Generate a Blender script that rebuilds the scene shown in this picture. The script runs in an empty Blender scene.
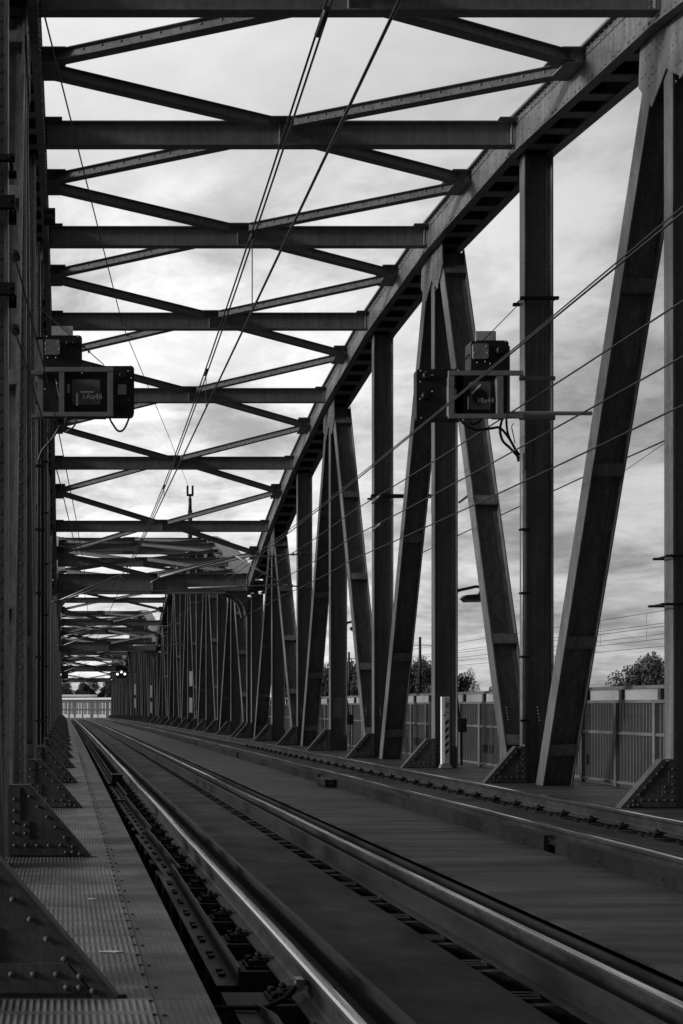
import bpy, math, random
from mathutils import Vector, Matrix
random.seed(7)
R = math.radians
S = bpy.context.scene
COL = S.collection

# ------------------------------------------------------------------ camera, sky, sun, exposure
CAM_H = 1.335
cam = bpy.data.cameras.new('camera'); camo = bpy.data.objects.new('camera', cam); COL.objects.link(camo)
camo.location = (0, 0, CAM_H); camo.rotation_euler = (R(90), 0, 0)
cam.sensor_fit = 'AUTO'; cam.sensor_width = 36.0; cam.lens = 1040 / 1024 * 36
cam.shift_x = (341.5 - 65) / 1024; cam.shift_y = (705 - 512) / 1024
cam.clip_start = 0.05; cam.clip_end = 9000
S.camera = camo

SUN_AZ, SUN_EL = R(-98), R(19)             # azimuth measured from +Y (along the bridge) towards +X
W = bpy.data.worlds.new('World'); S.world = W; W.use_nodes = True
def build_world():
    nt = W.node_tree; nt.nodes.clear(); N = nt.nodes.new; L = nt.links.new
    out = N('ShaderNodeOutputWorld'); bg = N('ShaderNodeBackground'); bg.inputs[1].default_value = 0.1
    L(bg.outputs[0], out.inputs[0])
    sky = N('ShaderNodeTexSky'); sky.sky_type = 'NISHITA'; sky.sun_disc = False
    sky.sun_elevation = SUN_EL; sky.sun_rotation = SUN_AZ
    bw = N('ShaderNodeRGBToBW'); L(sky.outputs[0], bw.inputs[0])
    tc = N('ShaderNodeTexCoord'); sep = N('ShaderNodeSeparateXYZ'); L(tc.outputs['Generated'], sep.inputs[0])
    def M(op, a, b=None, c=None, clamp=False):
        n = N('ShaderNodeMath'); n.operation = op; n.use_clamp = clamp
        for i, v in enumerate((a, b, c)):
            if v is None: continue
            if isinstance(v, (int, float)): n.inputs[i].default_value = v
            else: L(v, n.inputs[i])
        return n.outputs[0]
    zz = M('MAXIMUM', M('ADD', sep.outputs[2], 0.15), 0.05)
    cx = M('DIVIDE', sep.outputs[0], zz); cy = M('DIVIDE', sep.outputs[1], zz)
    cmb = N('ShaderNodeCombineXYZ'); L(cx, cmb.inputs[0]); L(cy, cmb.inputs[1])
    def noise(scale, detail, rough, off, dist=0.0):
        mp = N('ShaderNodeMapping'); mp.inputs['Location'].default_value = off; L(cmb.outputs[0], mp.inputs[0])
        n = N('ShaderNodeTexNoise'); n.inputs['Scale'].default_value = scale; n.inputs['Detail'].default_value = detail
        n.inputs['Roughness'].default_value = rough; n.inputs['Distortion'].default_value = dist
        L(mp.outputs[0], n.inputs['Vector']); return n.outputs[0]
    n1 = noise(1.5, 10, 0.60, (3.1, 1.7, 0), 0.35)
    n2 = noise(4.6, 10, 0.66, (8.3, 4.2, 2), 0.3)
    def ramp(v, a, b, lo, hi):
        n = N('ShaderNodeMapRange'); n.interpolation_type = 'SMOOTHSTEP'
        for k, q in zip((1, 2, 3, 4), (a, b, lo, hi)): n.inputs[k].default_value = q
        L(v, n.inputs[0]); return n.outputs[0]
    m1 = ramp(n1, 0.40, 0.60, 0.0, 1.0)
    m2 = ramp(n2, 0.38, 0.64, 0.0, 1.0)
    tex = M('ADD', M('MULTIPLY', m1, 0.62), M('MULTIPLY', m2, 0.38))      # 0 grey cloud base .. 1 thin bright cloud
    # thin cloud glows round the hidden sun
    gd = (math.sin(R(1)) * math.cos(R(24)), math.cos(R(1)) * math.cos(R(24)), math.sin(R(24)))
    dot = N('ShaderNodeVectorMath'); dot.operation = 'DOT_PRODUCT'; L(tc.outputs['Generated'], dot.inputs[0]); dot.inputs[1].default_value = gd
    glow = ramp(dot.outputs['Value'], 0.72, 0.985, 0.0, 1.0)
    hor = ramp(sep.outputs[2], 0.0, 0.16, 1.0, 0.0)                        # brighter strip of sky above the horizon
    base = M('ADD', 6.2, M('MULTIPLY', glow, 2.2))
    base = M('ADD', base, M('MULTIPLY', hor, -0.5))
    # the deck fills most of the sky with broken texture, smoother high up
    amp = ramp(sep.outputs[2], 0.36, 0.54, 0.85, 0.16)
    k = M('ADD', M('SUBTRACT', 1.0, M('MULTIPLY', amp, 0.55)), M('MULTIPLY', amp, tex))
    cloud = M('MULTIPLY', base, k)
    tot = M('ADD', M('MULTIPLY', bw.outputs[0], 0.12), cloud)
    back = ramp(sep.outputs[1], -0.40, 0.30, 0.16, 1.0)          # sky dimmed behind the camera, unseen, to deepen shade on camera-facing steel
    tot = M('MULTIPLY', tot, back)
    rgt = ramp(sep.outputs[0], 0.02, 0.5, 1.0, 0.60)              # and greyer to the right, away from the sun
    tot = M('MULTIPLY', tot, rgt)
    below = ramp(sep.outputs[2], -0.06, -0.01, 0.25, 1.0)
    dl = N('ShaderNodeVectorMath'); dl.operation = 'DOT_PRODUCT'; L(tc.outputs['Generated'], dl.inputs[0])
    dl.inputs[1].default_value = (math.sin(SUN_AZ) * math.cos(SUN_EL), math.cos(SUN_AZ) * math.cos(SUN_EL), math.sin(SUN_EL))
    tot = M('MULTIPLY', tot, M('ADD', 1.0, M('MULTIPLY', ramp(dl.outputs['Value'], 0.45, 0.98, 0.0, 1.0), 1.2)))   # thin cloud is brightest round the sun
    tot = M('MULTIPLY', tot, below)
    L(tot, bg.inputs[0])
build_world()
sun = bpy.data.lights.new('sun', 'SUN'); sun.energy = 2.6; sun.angle = R(9); sun.color = (1, 1, 1)
suno = bpy.data.objects.new('sun', sun); COL.objects.link(suno)
sd = Vector((math.sin(SUN_AZ) * math.cos(SUN_EL), math.cos(SUN_AZ) * math.cos(SUN_EL), math.sin(SUN_EL)))
suno.rotation_euler = (-sd).to_track_quat('-Z', 'Y').to_euler(); suno.location = (-30, 60, 60)
S.view_settings.view_transform = 'Standard'; S.view_settings.look = 'None'
S.view_settings.exposure = 0.0; S.view_settings.gamma = 1.0; S.view_settings.use_curve_mapping = False

# ------------------------------------------------------------------ materials (all neutral: a black and white photograph)
def new_mat(name):
    m = bpy.data.materials.new(name); m.use_nodes = True
    nt = m.node_tree; b = nt.nodes['Principled BSDF']; return m, nt, b
def mat_noise(name, base, rough=0.5, var=0.35, scale=1.6, fine=26, metal=0.0, bump=0.12, stretch=(1, 1, 1), spec=0.5, speck=0.0, streak=0.0):
    m, nt, b = new_mat(name); N = nt.nodes.new; L = nt.links.new
    tc = N('ShaderNodeTexCoord'); mp = N('ShaderNodeMapping'); mp.inputs['Scale'].default_value = stretch
    geo = N('ShaderNodeObjectInfo'); add = N('ShaderNodeVectorMath'); add.operation = 'ADD'
    L(tc.outputs['Object'], add.inputs[0])
    sc = N('ShaderNodeVectorMath'); sc.operation = 'SCALE'; L(geo.outputs['Location'], sc.inputs[0]); sc.inputs['Scale'].default_value = 0.37
    L(sc.outputs[0], add.inputs[1]); L(add.outputs[0], mp.inputs[0])
    n1 = N('ShaderNodeTexNoise'); n1.inputs['Scale'].default_value = scale; n1.inputs['Detail'].default_value = 7; n1.inputs['Roughness'].default_value = 0.62
    n2 = N('ShaderNodeTexNoise'); n2.inputs['Scale'].default_value = fine; n2.inputs['Detail'].default_value = 5; n2.inputs['Roughness'].default_value = 0.6
    L(mp.outputs[0], n1.inputs['Vector']); L(mp.outputs[0], n2.inputs['Vector'])
    mr = N('ShaderNodeMapRange'); mr.inputs[1].default_value = 0.3; mr.inputs[2].default_value = 0.7; mr.inputs[3].default_value = 1 - var; mr.inputs[4].default_value = 1 + var
    L(n1.outputs[0], mr.inputs[0])
    mr2 = N('ShaderNodeMapRange'); mr2.inputs[1].default_value = 0.35; mr2.inputs[2].default_value = 0.65; mr2.inputs[3].default_value = 1 - var * .5; mr2.inputs[4].default_value = 1 + var * .5
    L(n2.outputs[0], mr2.inputs[0])
    mu = N('ShaderNodeMath'); mu.operation = 'MULTIPLY'; L(mr.outputs[0], mu.inputs[0]); L(mr2.outputs[0], mu.inputs[1])
    mb = N('ShaderNodeMath'); mb.operation = 'MULTIPLY'; L(mu.outputs[0], mb.inputs[0]); mb.inputs[1].default_value = base
    last = mb.outputs[0]
    if speck:
        n3 = N('ShaderNodeTexNoise'); n3.inputs['Scale'].default_value = fine * .8; n3.inputs['Detail'].default_value = 3
        L(add.outputs[0], n3.inputs['Vector'])
        r3 = N('ShaderNodeMapRange'); r3.inputs[1].default_value = 0.66; r3.inputs[2].default_value = 0.74; r3.inputs[3].default_value = 0; r3.inputs[4].default_value = speck
        L(n3.outputs[0], r3.inputs[0]); ad = N('ShaderNodeMath'); L(last, ad.inputs[0]); L(r3.outputs[0], ad.inputs[1]); last = ad.outputs[0]
    if streak:
        ms = N('ShaderNodeMapping'); ms.inputs['Scale'].default_value = (11, 11, .45); L(add.outputs[0], ms.inputs[0])
        n4 = N('ShaderNodeTexNoise'); n4.inputs['Scale'].default_value = 1.0; n4.inputs['Detail'].default_value = 6; n4.inputs['Roughness'].default_value = .7; L(ms.outputs[0], n4.inputs['Vector'])
        r4 = N('ShaderNodeMapRange'); r4.inputs[1].default_value = .35; r4.inputs[2].default_value = .7; r4.inputs[3].default_value = 1 + streak; r4.inputs[4].default_value = 1 - streak; L(n4.outputs[0], r4.inputs[0])
        m4 = N('ShaderNodeMath'); m4.operation = 'MULTIPLY'; L(last, m4.inputs[0]); L(r4.outputs[0], m4.inputs[1]); last = m4.outputs[0]
    L(last, b.inputs['Base Color'])
    rr = N('ShaderNodeMapRange'); rr.inputs[1].default_value = 0.3; rr.inputs[2].default_value = 0.7; rr.inputs[3].default_value = max(.05, rough - .12); rr.inputs[4].default_value = min(1, rough + .12)
    L(n1.outputs[0], rr.inputs[0]); L(rr.outputs[0], b.inputs['Roughness'])
    b.inputs['Metallic'].default_value = metal; b.inputs['Specular IOR Level'].default_value = spec
    if bump:
        bp = N('ShaderNodeBump'); bp.inputs['Strength'].default_value = bump; bp.inputs['Distance'].default_value = 0.02
        L(n2.outputs[0], bp.inputs['Height']); L(bp.outputs[0], b.inputs['Normal'])
    return m
M_PAINT = mat_noise('bridge_paint', 0.105, 0.50, 0.30, 1.3, 22, stretch=(1, 1, 0.55), speck=0.05, streak=.4)
M_PAINT_LIT = mat_noise('bridge_paint_lit', 0.14, 0.55, 0.26, 1.4, 20, stretch=(0.5, 1, 1), speck=0.04, streak=.25)  # same bridge paint; extra skylight on beams and bracing put into its colour
M_BRACK = mat_noise('bracket_paint', 0.045, 0.55, 0.35, 2.2, 30, speck=0.04, streak=.3)
M_RAILSIDE = mat_noise('rail_rust', 0.034, 0.55, 0.3, 6, 40, metal=0.2, spec=.3, bump=0.2)
M_RAILTOP = mat_noise('rail_polish', 0.80, 0.22, 0.05, 3, 30, metal=1.0, bump=0, stretch=(1, .05, 1))
M_DARKSTEEL = mat_noise('dark_steel', 0.014, 0.65, 0.35, 5, 40, bump=0.25, spec=.15)
M_GUARD = mat_noise('guard_steel', 0.020, 0.58, 0.35, 4, 30, metal=0.1, spec=.25, bump=0.2, stretch=(1, .3, 1))
M_WOOD = mat_noise('sleeper_wood', 0.035, 0.8, 0.4, 5, 40, stretch=(.25, 1, 1), bump=0.5)
M_BED = mat_noise('bed_dark', 0.012, 0.9, 0.3, 3, 20)
M_SIGBLACK = mat_noise('signal_black', 0.010, 0.45, 0.3, 5, 40, bump=0.03)
M_SIGGREY = mat_noise('signal_grey', 0.19, 0.5, 0.15, 6, 40, bump=0.03)
M_SIGLITE = mat_noise('signal_pale', 0.5, 0.5, 0.12, 4, 30, bump=0.03)
M_GALV = mat_noise('galvanised', 0.30, 0.42, 0.2, 5, 40, metal=0.4, bump=0.05)
M_WHITE = mat_noise('white_enamel', 0.86, 0.4, 0.05, 5, 40, bump=0.02)
M_BLACKP = mat_noise('black_enamel', 0.015, 0.4, 0.1, 5, 40, bump=0.0)
M_GLASS = mat_noise('dark_panel', 0.13, 0.14, 0.3, 3, 20, bump=0.0)
M_WIRE = mat_noise('wire_dark', 0.03, 0.5, 0.2, 5, 40, metal=0.3, bump=0)
M_CABLE = mat_noise('cable_black', 0.012, 0.5, 0.2, 5, 40, bump=0)
M_WIREL = mat_noise('wire_bright', 0.22, 0.4, 0.2, 5, 40, metal=0.5, bump=0)
M_CERAM = mat_noise('insulator_brown', 0.04, 0.25, 0.1, 5, 40, bump=0)
M_FENCE = mat_noise('fence_paint', 0.12, 0.55, 0.25, 2, 30, bump=0.1)
M_FENCED = mat_noise('fence_post_paint', 0.04, 0.6, 0.2, 2, 30, bump=0.1)
M_CONC = mat_noise('pale_concrete', 0.36, 0.8, 0.2, .8, 12, bump=0.2)
M_CONCD = mat_noise('dark_girder', 0.02, 0.7, 0.3, .8, 12, bump=0.1)
M_BARK = mat_noise('bark', 0.07, 0.9, 0.3, 4, 20, bump=0.5)
M_WALLP = mat_noise('pale_render', 0.6, 0.8, 0.15, .6, 8, bump=0.1)
M_WALLG = mat_noise('grey_panel', 0.16, 0.6, 0.2, .6, 8, bump=0.1)
M_GROUND = mat_noise('meadow', 0.06, 0.95, 0.4, .03, .6, bump=0.3)

def mat_leaf(name, base):
    m, nt, b = new_mat(name); N = nt.nodes.new; L = nt.links.new
    g = N('ShaderNodeNewGeometry'); mr = N('ShaderNodeMapRange'); mr.inputs[3].default_value = base * .45; mr.inputs[4].default_value = base * 1.6
    L(g.outputs['Random Per Island'], mr.inputs[0]); L(mr.outputs[0], b.inputs['Base Color']); b.inputs['Roughness'].default_value = .6
    return m
M_LEAF = mat_leaf('leaf', 0.045)

def mat_deck(name, base, rough, px, py, strength, seam, seamw, transverse=0.0, seam_dark=0.35, spec=.4):
    """chequered / boarded plate: raised dimples, cross seams, wear; mesh coordinates are metres"""
    m, nt, b = new_mat(name); N = nt.nodes.new; L = nt.links.new
    tc = N('ShaderNodeTexCoord'); sep = N('ShaderNodeSeparateXYZ'); L(tc.outputs['Object'], sep.inputs[0])
    def MM(op, a, bb=None, c=None):
        n = N('ShaderNodeMath'); n.operation = op
        for i, v in enumerate((a, bb, c)):
            if v is None: continue
            if isinstance(v, (int, float)): n.inputs[i].default_value = v
            else: L(v, n.inputs[i])
        return n.outputs[0]
    X, Y = sep.outputs[0], sep.outputs[1]
    mp = N('ShaderNodeMapping'); mp.inputs['Scale'].default_value = (1, 1, 1) if not transverse else (0.35, 2.2, 1); L(tc.outputs['Object'], mp.inputs[0])
    n1 = N('ShaderNodeTexNoise'); n1.inputs['Scale'].default_value = 1.7; n1.inputs['Detail'].default_value = 8; n1.inputs['Roughness'].default_value = .65
    L(mp.outputs[0], n1.inputs['Vector'])
    n2 = N('ShaderNodeTexNoise'); n2.inputs['Scale'].default_value = 60; n2.inputs['Detail'].default_value = 3; L(tc.outputs['Object'], n2.inputs['Vector'])
    if py > 0: h = MM('MULTIPLY', MM('SINE', MM('MULTIPLY', X, 2 * math.pi / px)), MM('SINE', MM('MULTIPLY', Y, 2 * math.pi / py)))
    else:      # lugs running along the bridge, one row to each board
        row = MM('MULTIPLY', MM('ABSOLUTE', MM('SINE', MM('MULTIPLY', Y, math.pi / -py))), 1.6); row = MM('MINIMUM', row, 1.0)
        h = MM('SUBTRACT', MM('MULTIPLY', MM('MULTIPLY_ADD', MM('SINE', MM('MULTIPLY', X, 2 * math.pi / px)), .9, .6), row), .4)
    # board-to-board differences
    brd = MM('FLOOR', MM('DIVIDE', Y, seam))
    wn = N('ShaderNodeTexWhiteNoise'); wn.noise_dimensions = '1D'; L(brd, wn.inputs['W'])
    fr = MM('FRACT', MM('DIVIDE', Y, seam))
    line = MM('LESS_THAN', fr, seamw / seam)
    line = MM('MULTIPLY', line, MM('GREATER_THAN', wn.outputs[0], 0.25))
    mr = N('ShaderNodeMapRange'); mr.inputs[1].default_value = .3; mr.inputs[2].default_value = .7; mr.inputs[3].default_value = .35; mr.inputs[4].default_value = 1.75; L(n1.outputs[0], mr.inputs[0])
    col = MM('MULTIPLY', mr.outputs[0], MM('MULTIPLY_ADD', wn.outputs[0], .55, .72))
    col = MM('MULTIPLY', col, MM('MULTIPLY_ADD', h, .22 * min(1, strength * 2) if py > 0 else .42 * strength, 1.0))
    col = MM('MULTIPLY', col, MM('MULTIPLY_ADD', line, seam_dark - 1.0, 1.0))
    col = MM('MULTIPLY', col, MM('MULTIPLY_ADD', n2.outputs[0], .5, .75))
    L(MM('MULTIPLY', col, base), b.inputs['Base Color'])
    rr = N('ShaderNodeMapRange'); rr.inputs[1].default_value = .3; rr.inputs[2].default_value = .7; rr.inputs[3].default_value = rough + .12; rr.inputs[4].default_value = rough - .1
    L(n1.outputs[0], rr.inputs[0]); L(rr.outputs[0], b.inputs['Roughness'])
    hh = MM('ADD', MM('MULTIPLY', h, .5), MM('MULTIPLY', line, -1.2)); hh = MM('ADD', hh, MM('MULTIPLY', n2.outputs[0], .3)); hh = MM('ADD', hh, MM('MULTIPLY', n1.outputs[0], .8))
    bp = N('ShaderNodeBump'); bp.inputs['Strength'].default_value = strength; bp.inputs['Distance'].default_value = .006
    L(hh, bp.inputs['Height']); L(bp.outputs[0], b.inputs['Normal']); b.inputs['Specular IOR Level'].default_value = spec
    return m
M_WALK = mat_deck('walkway_plate', 0.085, 0.50, .0305, -.215, .9, .43, .012)
M_WALKE = mat_deck('walkway_edge', 0.05, 0.55, .0305, -.215, .25, .43, .012)
M_MID = mat_deck('deck_boards', 0.032, 0.58, .03, .04, .25, .21, .008, transverse=1, seam_dark=.55, spec=.22)
M_CENTRE = mat_deck('centre_plate', 0.011, 0.6, .03, .03, .15, 2.2, .012, seam_dark=.6, spec=.15)

def mat_emit(name, v):
    m, nt, b = new_mat(name); b.inputs['Base Color'].default_value = (.8, .8, .8, 1)
    b.inputs['Emission Color'].default_value = (1, 1, 1, 1); b.inputs['Emission Strength'].default_value = v; return m
M_LAMP = mat_emit('signal_light', 1.6)
def mat_water():
    m, nt, b = new_mat('river_water'); N = nt.nodes.new; L = nt.links.new
    b.inputs['Base Color'].default_value = (.03, .03, .03, 1); b.inputs['Roughness'].default_value = .12
    n = N('ShaderNodeTexNoise'); n.inputs['Scale'].default_value = .8; n.inputs['Detail'].default_value = 6
    tc = N('ShaderNodeTexCoord'); L(tc.outputs['Object'], n.inputs['Vector'])
    bp = N('ShaderNodeBump'); bp.inputs['Strength'].default_value = .4; L(n.outputs[0], bp.inputs['Height']); L(bp.outputs[0], b.inputs['Normal'])
    return m
M_WATER = mat_water()

# ------------------------------------------------------------------ mesh helpers
class MB:
    def __init__(s): s.v = []; s.f = []; s.mi = []; s.sm = []
    def add(s, vs, fs, mi=0, smooth=False):
        o = len(s.v); s.v += [tuple(p) for p in vs]
        for f in fs: s.f.append(tuple(i + o for i in f)); s.mi.append(mi); s.sm.append(smooth)
    def box(s, x0, x1, y0, y1, z0, z1, mi=0):
        if x0 > x1: x0, x1 = x1, x0
        if y0 > y1: y0, y1 = y1, y0
        s.add([(x0, y0, z0), (x1, y0, z0), (x1, y1, z0), (x0, y1, z0), (x0, y0, z1), (x1, y0, z1), (x1, y1, z1), (x0, y1, z1)],
              [(0, 3, 2, 1), (4, 5, 6, 7), (0, 1, 5, 4), (1, 2, 6, 5), (2, 3, 7, 6), (3, 0, 4, 7)], mi)
    def rbox(s, x0, x1, y0, y1, z0, z1, c, mi=0):
        """box with chamfered corners in the XZ face (a pressed housing seen from the front)"""
        pts = [(x0 + c, z0), (x1 - c, z0), (x1 - c * .3, z0 + c * .3), (x1, z0 + c), (x1, z1 - c), (x1 - c * .3, z1 - c * .3), (x1 - c, z1), (x0 + c, z1), (x0 + c * .3, z1 - c * .3), (x0, z1 - c), (x0, z0 + c), (x0 + c * .3, z0 + c * .3)]
        s.prism_y(pts, y0, y1, mi)
    def prism_y(s, pts, y0, y1, mi=0):
        n = len(pts); vs = [(x, y0, z) for x, z in pts] + [(x, y1, z) for x, z in pts]
        s.add(vs, [tuple(range(n)), tuple(range(2 * n - 1, n - 1, -1))] + [((i + 1) % n, i, i + n, (i + 1) % n + n) for i in range(n)], mi)
    def prism_x(s, pts, x0, x1, mi=0):
        n = len(pts); vs = [(x0, y, z) for y, z in pts] + [(x1, y, z) for y, z in pts]
        s.add(vs, [tuple(range(n - 1, -1, -1)), tuple(range(n, 2 * n))] + [(i, (i + 1) % n, (i + 1) % n + n, i + n) for i in range(n)], mi)
    def obox(s, c, ax, mi=0):
        """oriented box; ax = three half-length vectors"""
        c = Vector(c); a, b, d = (Vector(q) for q in ax); vs = []
        for k in (-1, 1):
            for (i, j) in ((-1, -1), (1, -1), (1, 1), (-1, 1)): vs.append(c + a * i + b * j + d * k)
        s.add(vs, [(0, 3, 2, 1), (4, 5, 6, 7), (0, 1, 5, 4), (1, 2, 6, 5), (2, 3, 7, 6), (3, 0, 4, 7)], mi)
    def bar(s, p, q, side, w, h, mi=0):
        """bar from p to q, w across `side`, h across the third axis"""
        p, q = Vector(p), Vector(q); a = (q - p); L = a.length; a.normalize(); sd = Vector(side); sd = (sd - a * sd.dot(a)).normalized(); t = a.cross(sd)
        s.obox((p + q) / 2, (a * L / 2, sd * w / 2, t * h / 2), mi)
    def sweep(s, prof, pts, mi=0, closed=True, mis=None, caps=True):
        """profile of (dx,dz) carried along pts (x,y,z) without turning"""
        n = len(prof); vs = []
        for p in pts: vs += [(p[0] + a, p[1], p[2] + b) for a, b in prof]
        o = len(s.v); s.v += vs
        for i in range(len(pts) - 1):
            for j in range(n if closed else n - 1):
                k = (j + 1) % n
                s.f.append((o + i * n + j, o + i * n + k, o + (i + 1) * n + k, o + (i + 1) * n + j)); s.mi.append(mis[j] if mis else mi); s.sm.append(False)
        if closed and caps:
            s.f.append(tuple(o + j for j in range(n - 1, -1, -1))); s.mi.append(mi); s.sm.append(False)
            e = o + (len(pts) - 1) * n
            s.f.append(tuple(e + j for j in range(n))); s.mi.append(mi); s.sm.append(False)
    def tube(s, pts, r, n=6, mi=0, caps=True):
        pts = [Vector(p) for p in pts]; o = len(s.v); up = Vector((0.13, 0.31, 1)).normalized()
        rs = r if isinstance(r, (list, tuple)) else [r] * len(pts)
        for i, p in enumerate(pts):
            t = (pts[min(i + 1, len(pts) - 1)] - pts[max(i - 1, 0)]).normalized()
            u = t.cross(up)
            if u.length < .05: u = t.cross(Vector((1, 0, 0)))
            u.normalize(); w = t.cross(u)
            for k in range(n):
                a = 2 * math.pi * k / n; s.v.append(tuple(p + (u * math.cos(a) + w * math.sin(a)) * rs[i]))
        for i in range(len(pts) - 1):
            for k in range(n):
                k2 = (k + 1) % n
                s.f.append((o + i * n + k, o + i * n + k2, o + (i + 1) * n + k2, o + (i + 1) * n + k)); s.mi.append(mi); s.sm.append(n > 5)
        if caps:
            s.f.append(tuple(o + k for k in range(n - 1, -1, -1))); s.mi.append(mi); s.sm.append(False)
            e = o + (len(pts) - 1) * n
            s.f.append(tuple(e + k for k in range(n))); s.mi.append(mi); s.sm.append(False)
    def dome(s, p, nrm, r, mi=0, n=6):
        """rivet head"""
        p = Vector(p); w = Vector(nrm).normalized(); u = w.orthogonal().normalized(); v = w.cross(u); vs = []
        for (rr, hh) in ((1.0, 0.0), (.78, .48)):
            for k in range(n):
                a = 2 * math.pi * k / n; vs.append(p + (u * math.cos(a) + v * math.sin(a)) * r * rr + w * r * hh)
        vs.append(p + w * r * .72)
        s.add(vs, [(k, (k + 1) % n, n + (k + 1) % n, n + k) for k in range(n)] + [(n + k, n + (k + 1) % n, 2 * n) for k in range(n)], mi, True)
    def build(s, name, mat, parent=None, origin=None, mats=None):
        me = bpy.data.meshes.new(name)
        v = s.v if origin is None else [(a - origin[0], b - origin[1], c - origin[2]) for a, b, c in s.v]
        me.from_pydata(v, [], s.f); me.update()
        for m in (mats or [mat]): me.materials.append(m)
        me.polygons.foreach_set('material_index', s.mi); me.polygons.foreach_set('use_smooth', s.sm)
        o = bpy.data.objects.new(name, me); COL.objects.link(o)
        if parent is not None: o.parent = parent
        elif origin is not None: o.location = origin
        return o
def tag(o, label=None, cat=None, group=None, kind=None):
    if label: o['label'] = label
    if cat: o['category'] = cat
    if group: o['group'] = group
    if kind: o['kind'] = kind
    return o
def empty(name, loc, label, cat, group=None, rot=(0, 0, 0)):
    o = bpy.data.objects.new(name, None); COL.objects.link(o); o.location = loc; o.rotation_euler = rot; o.empty_display_size = .3
    return tag(o, label, cat, group)
def copy_tree(o, parent=None):
    c = o.copy(); COL.objects.link(c)
    if parent is not None: c.parent = parent
    for ch in KIDS.get(o.name, []): copy_tree_child(ch, c)
    return c
KIDS = {}
def copy_tree_child(o, parent):
    c = o.copy(); COL.objects.link(c); c.parent = parent
    for ch in list(o.children): copy_tree_child(ch, c)
def dup(o):
    c = o.copy(); COL.objects.link(c)
    for ch in list(o.children): copy_tree_child(ch, c)
    return c
ORD = ['first', 'second', 'third', 'fourth', 'fifth', 'sixth', 'seventh', 'eighth', 'ninth', 'tenth', 'eleventh', 'twelfth']

# ------------------------------------------------------------------ geometry of the bridge
D = 4.39                                   # panel length
Y2 = 13.71
def YN(n): return Y2 + D * (n - 2)         # node positions
def dz(y): return -3.1e-5 * max(0.0, y) ** 2   # the deck falls away gently from the camera
XL, XR = -0.507, 7.96                      # inner faces of the posts
CH_IN = 0.135                               # chord stands inboard of the posts by this
DEP = 0.50                                 # depth of posts and diagonals
def ZB(m): return CAM_H + 9.92 - 0.2 * (m - 5) ** 2     # underside of the cross beam at node m of a span (0..10)
SPAN0 = [YN(-1), YN(9) + 1.1, YN(9) + 1.1 + 10 * D + 1.1, YN(9) + 1.1 + 2 * (10 * D + 1.1)]   # start of each span
SPAN_NAMES = ['nearest', 'second', 'third', 'farthest']
END_Y = SPAN0[3] + 10 * D
ZC0, ZC1 = -0.10, 0.52                     # chord bottom and top against ZB

# ------------------------------------------------------------------ ground, river
def ground():
    mb = MB(); xs = [-3000, -900, -300, -120, -60, -30, -12, 0, 12, 20, 40, 70, 120, 300, 900, 3000]
    ys = [-3000, -800, -200, -90, -70, -50, 0, 30, 50, 70, 110, 150, 175, END_Y + 1.5, END_Y + 1.6, 230, 300, 400, 800, 2500, 6000]
    def h(x, y):
        if -60 < y < 60: return -11.5
        z = -6.0
        if y >= END_Y + 1.55: z = -2.2 if abs(x - 4) < 40 else -3.5
        if y > 240: z = -2.2
        return z
    for y in ys:
        for x in xs: mb.v.append((x, y, h(x, y)))
    n = len(xs)
    for j in range(len(ys) - 1):
        for i in range(n - 1):
            a = j * n + i; mb.f.append((a, a + 1, a + n + 1, a + n)); mb.mi.append(0); mb.sm.append(True)
    tag(mb.build('ground', M_GROUND), kind='structure')
    mb = MB(); mb.add([(-3000, -75, -8.5), (3000, -75, -8.5), (3000, 62, -8.5), (-3000, 62, -8.5)], [(0, 1, 2, 3)])
    tag(mb.build('river_water', M_WATER), kind='structure')
    mb = MB(); pts = [(4, y, dz(y) - .0) for y in (END_Y + .3, END_Y + 20, END_Y + 60, 300)]
    mb.sweep([(-9, -1.6), (9, -1.6), (6.5, -.25), (-6.5, -.25)], pts); tag(mb.build('embankment', M_GROUND), kind='structure')
ground()

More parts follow.
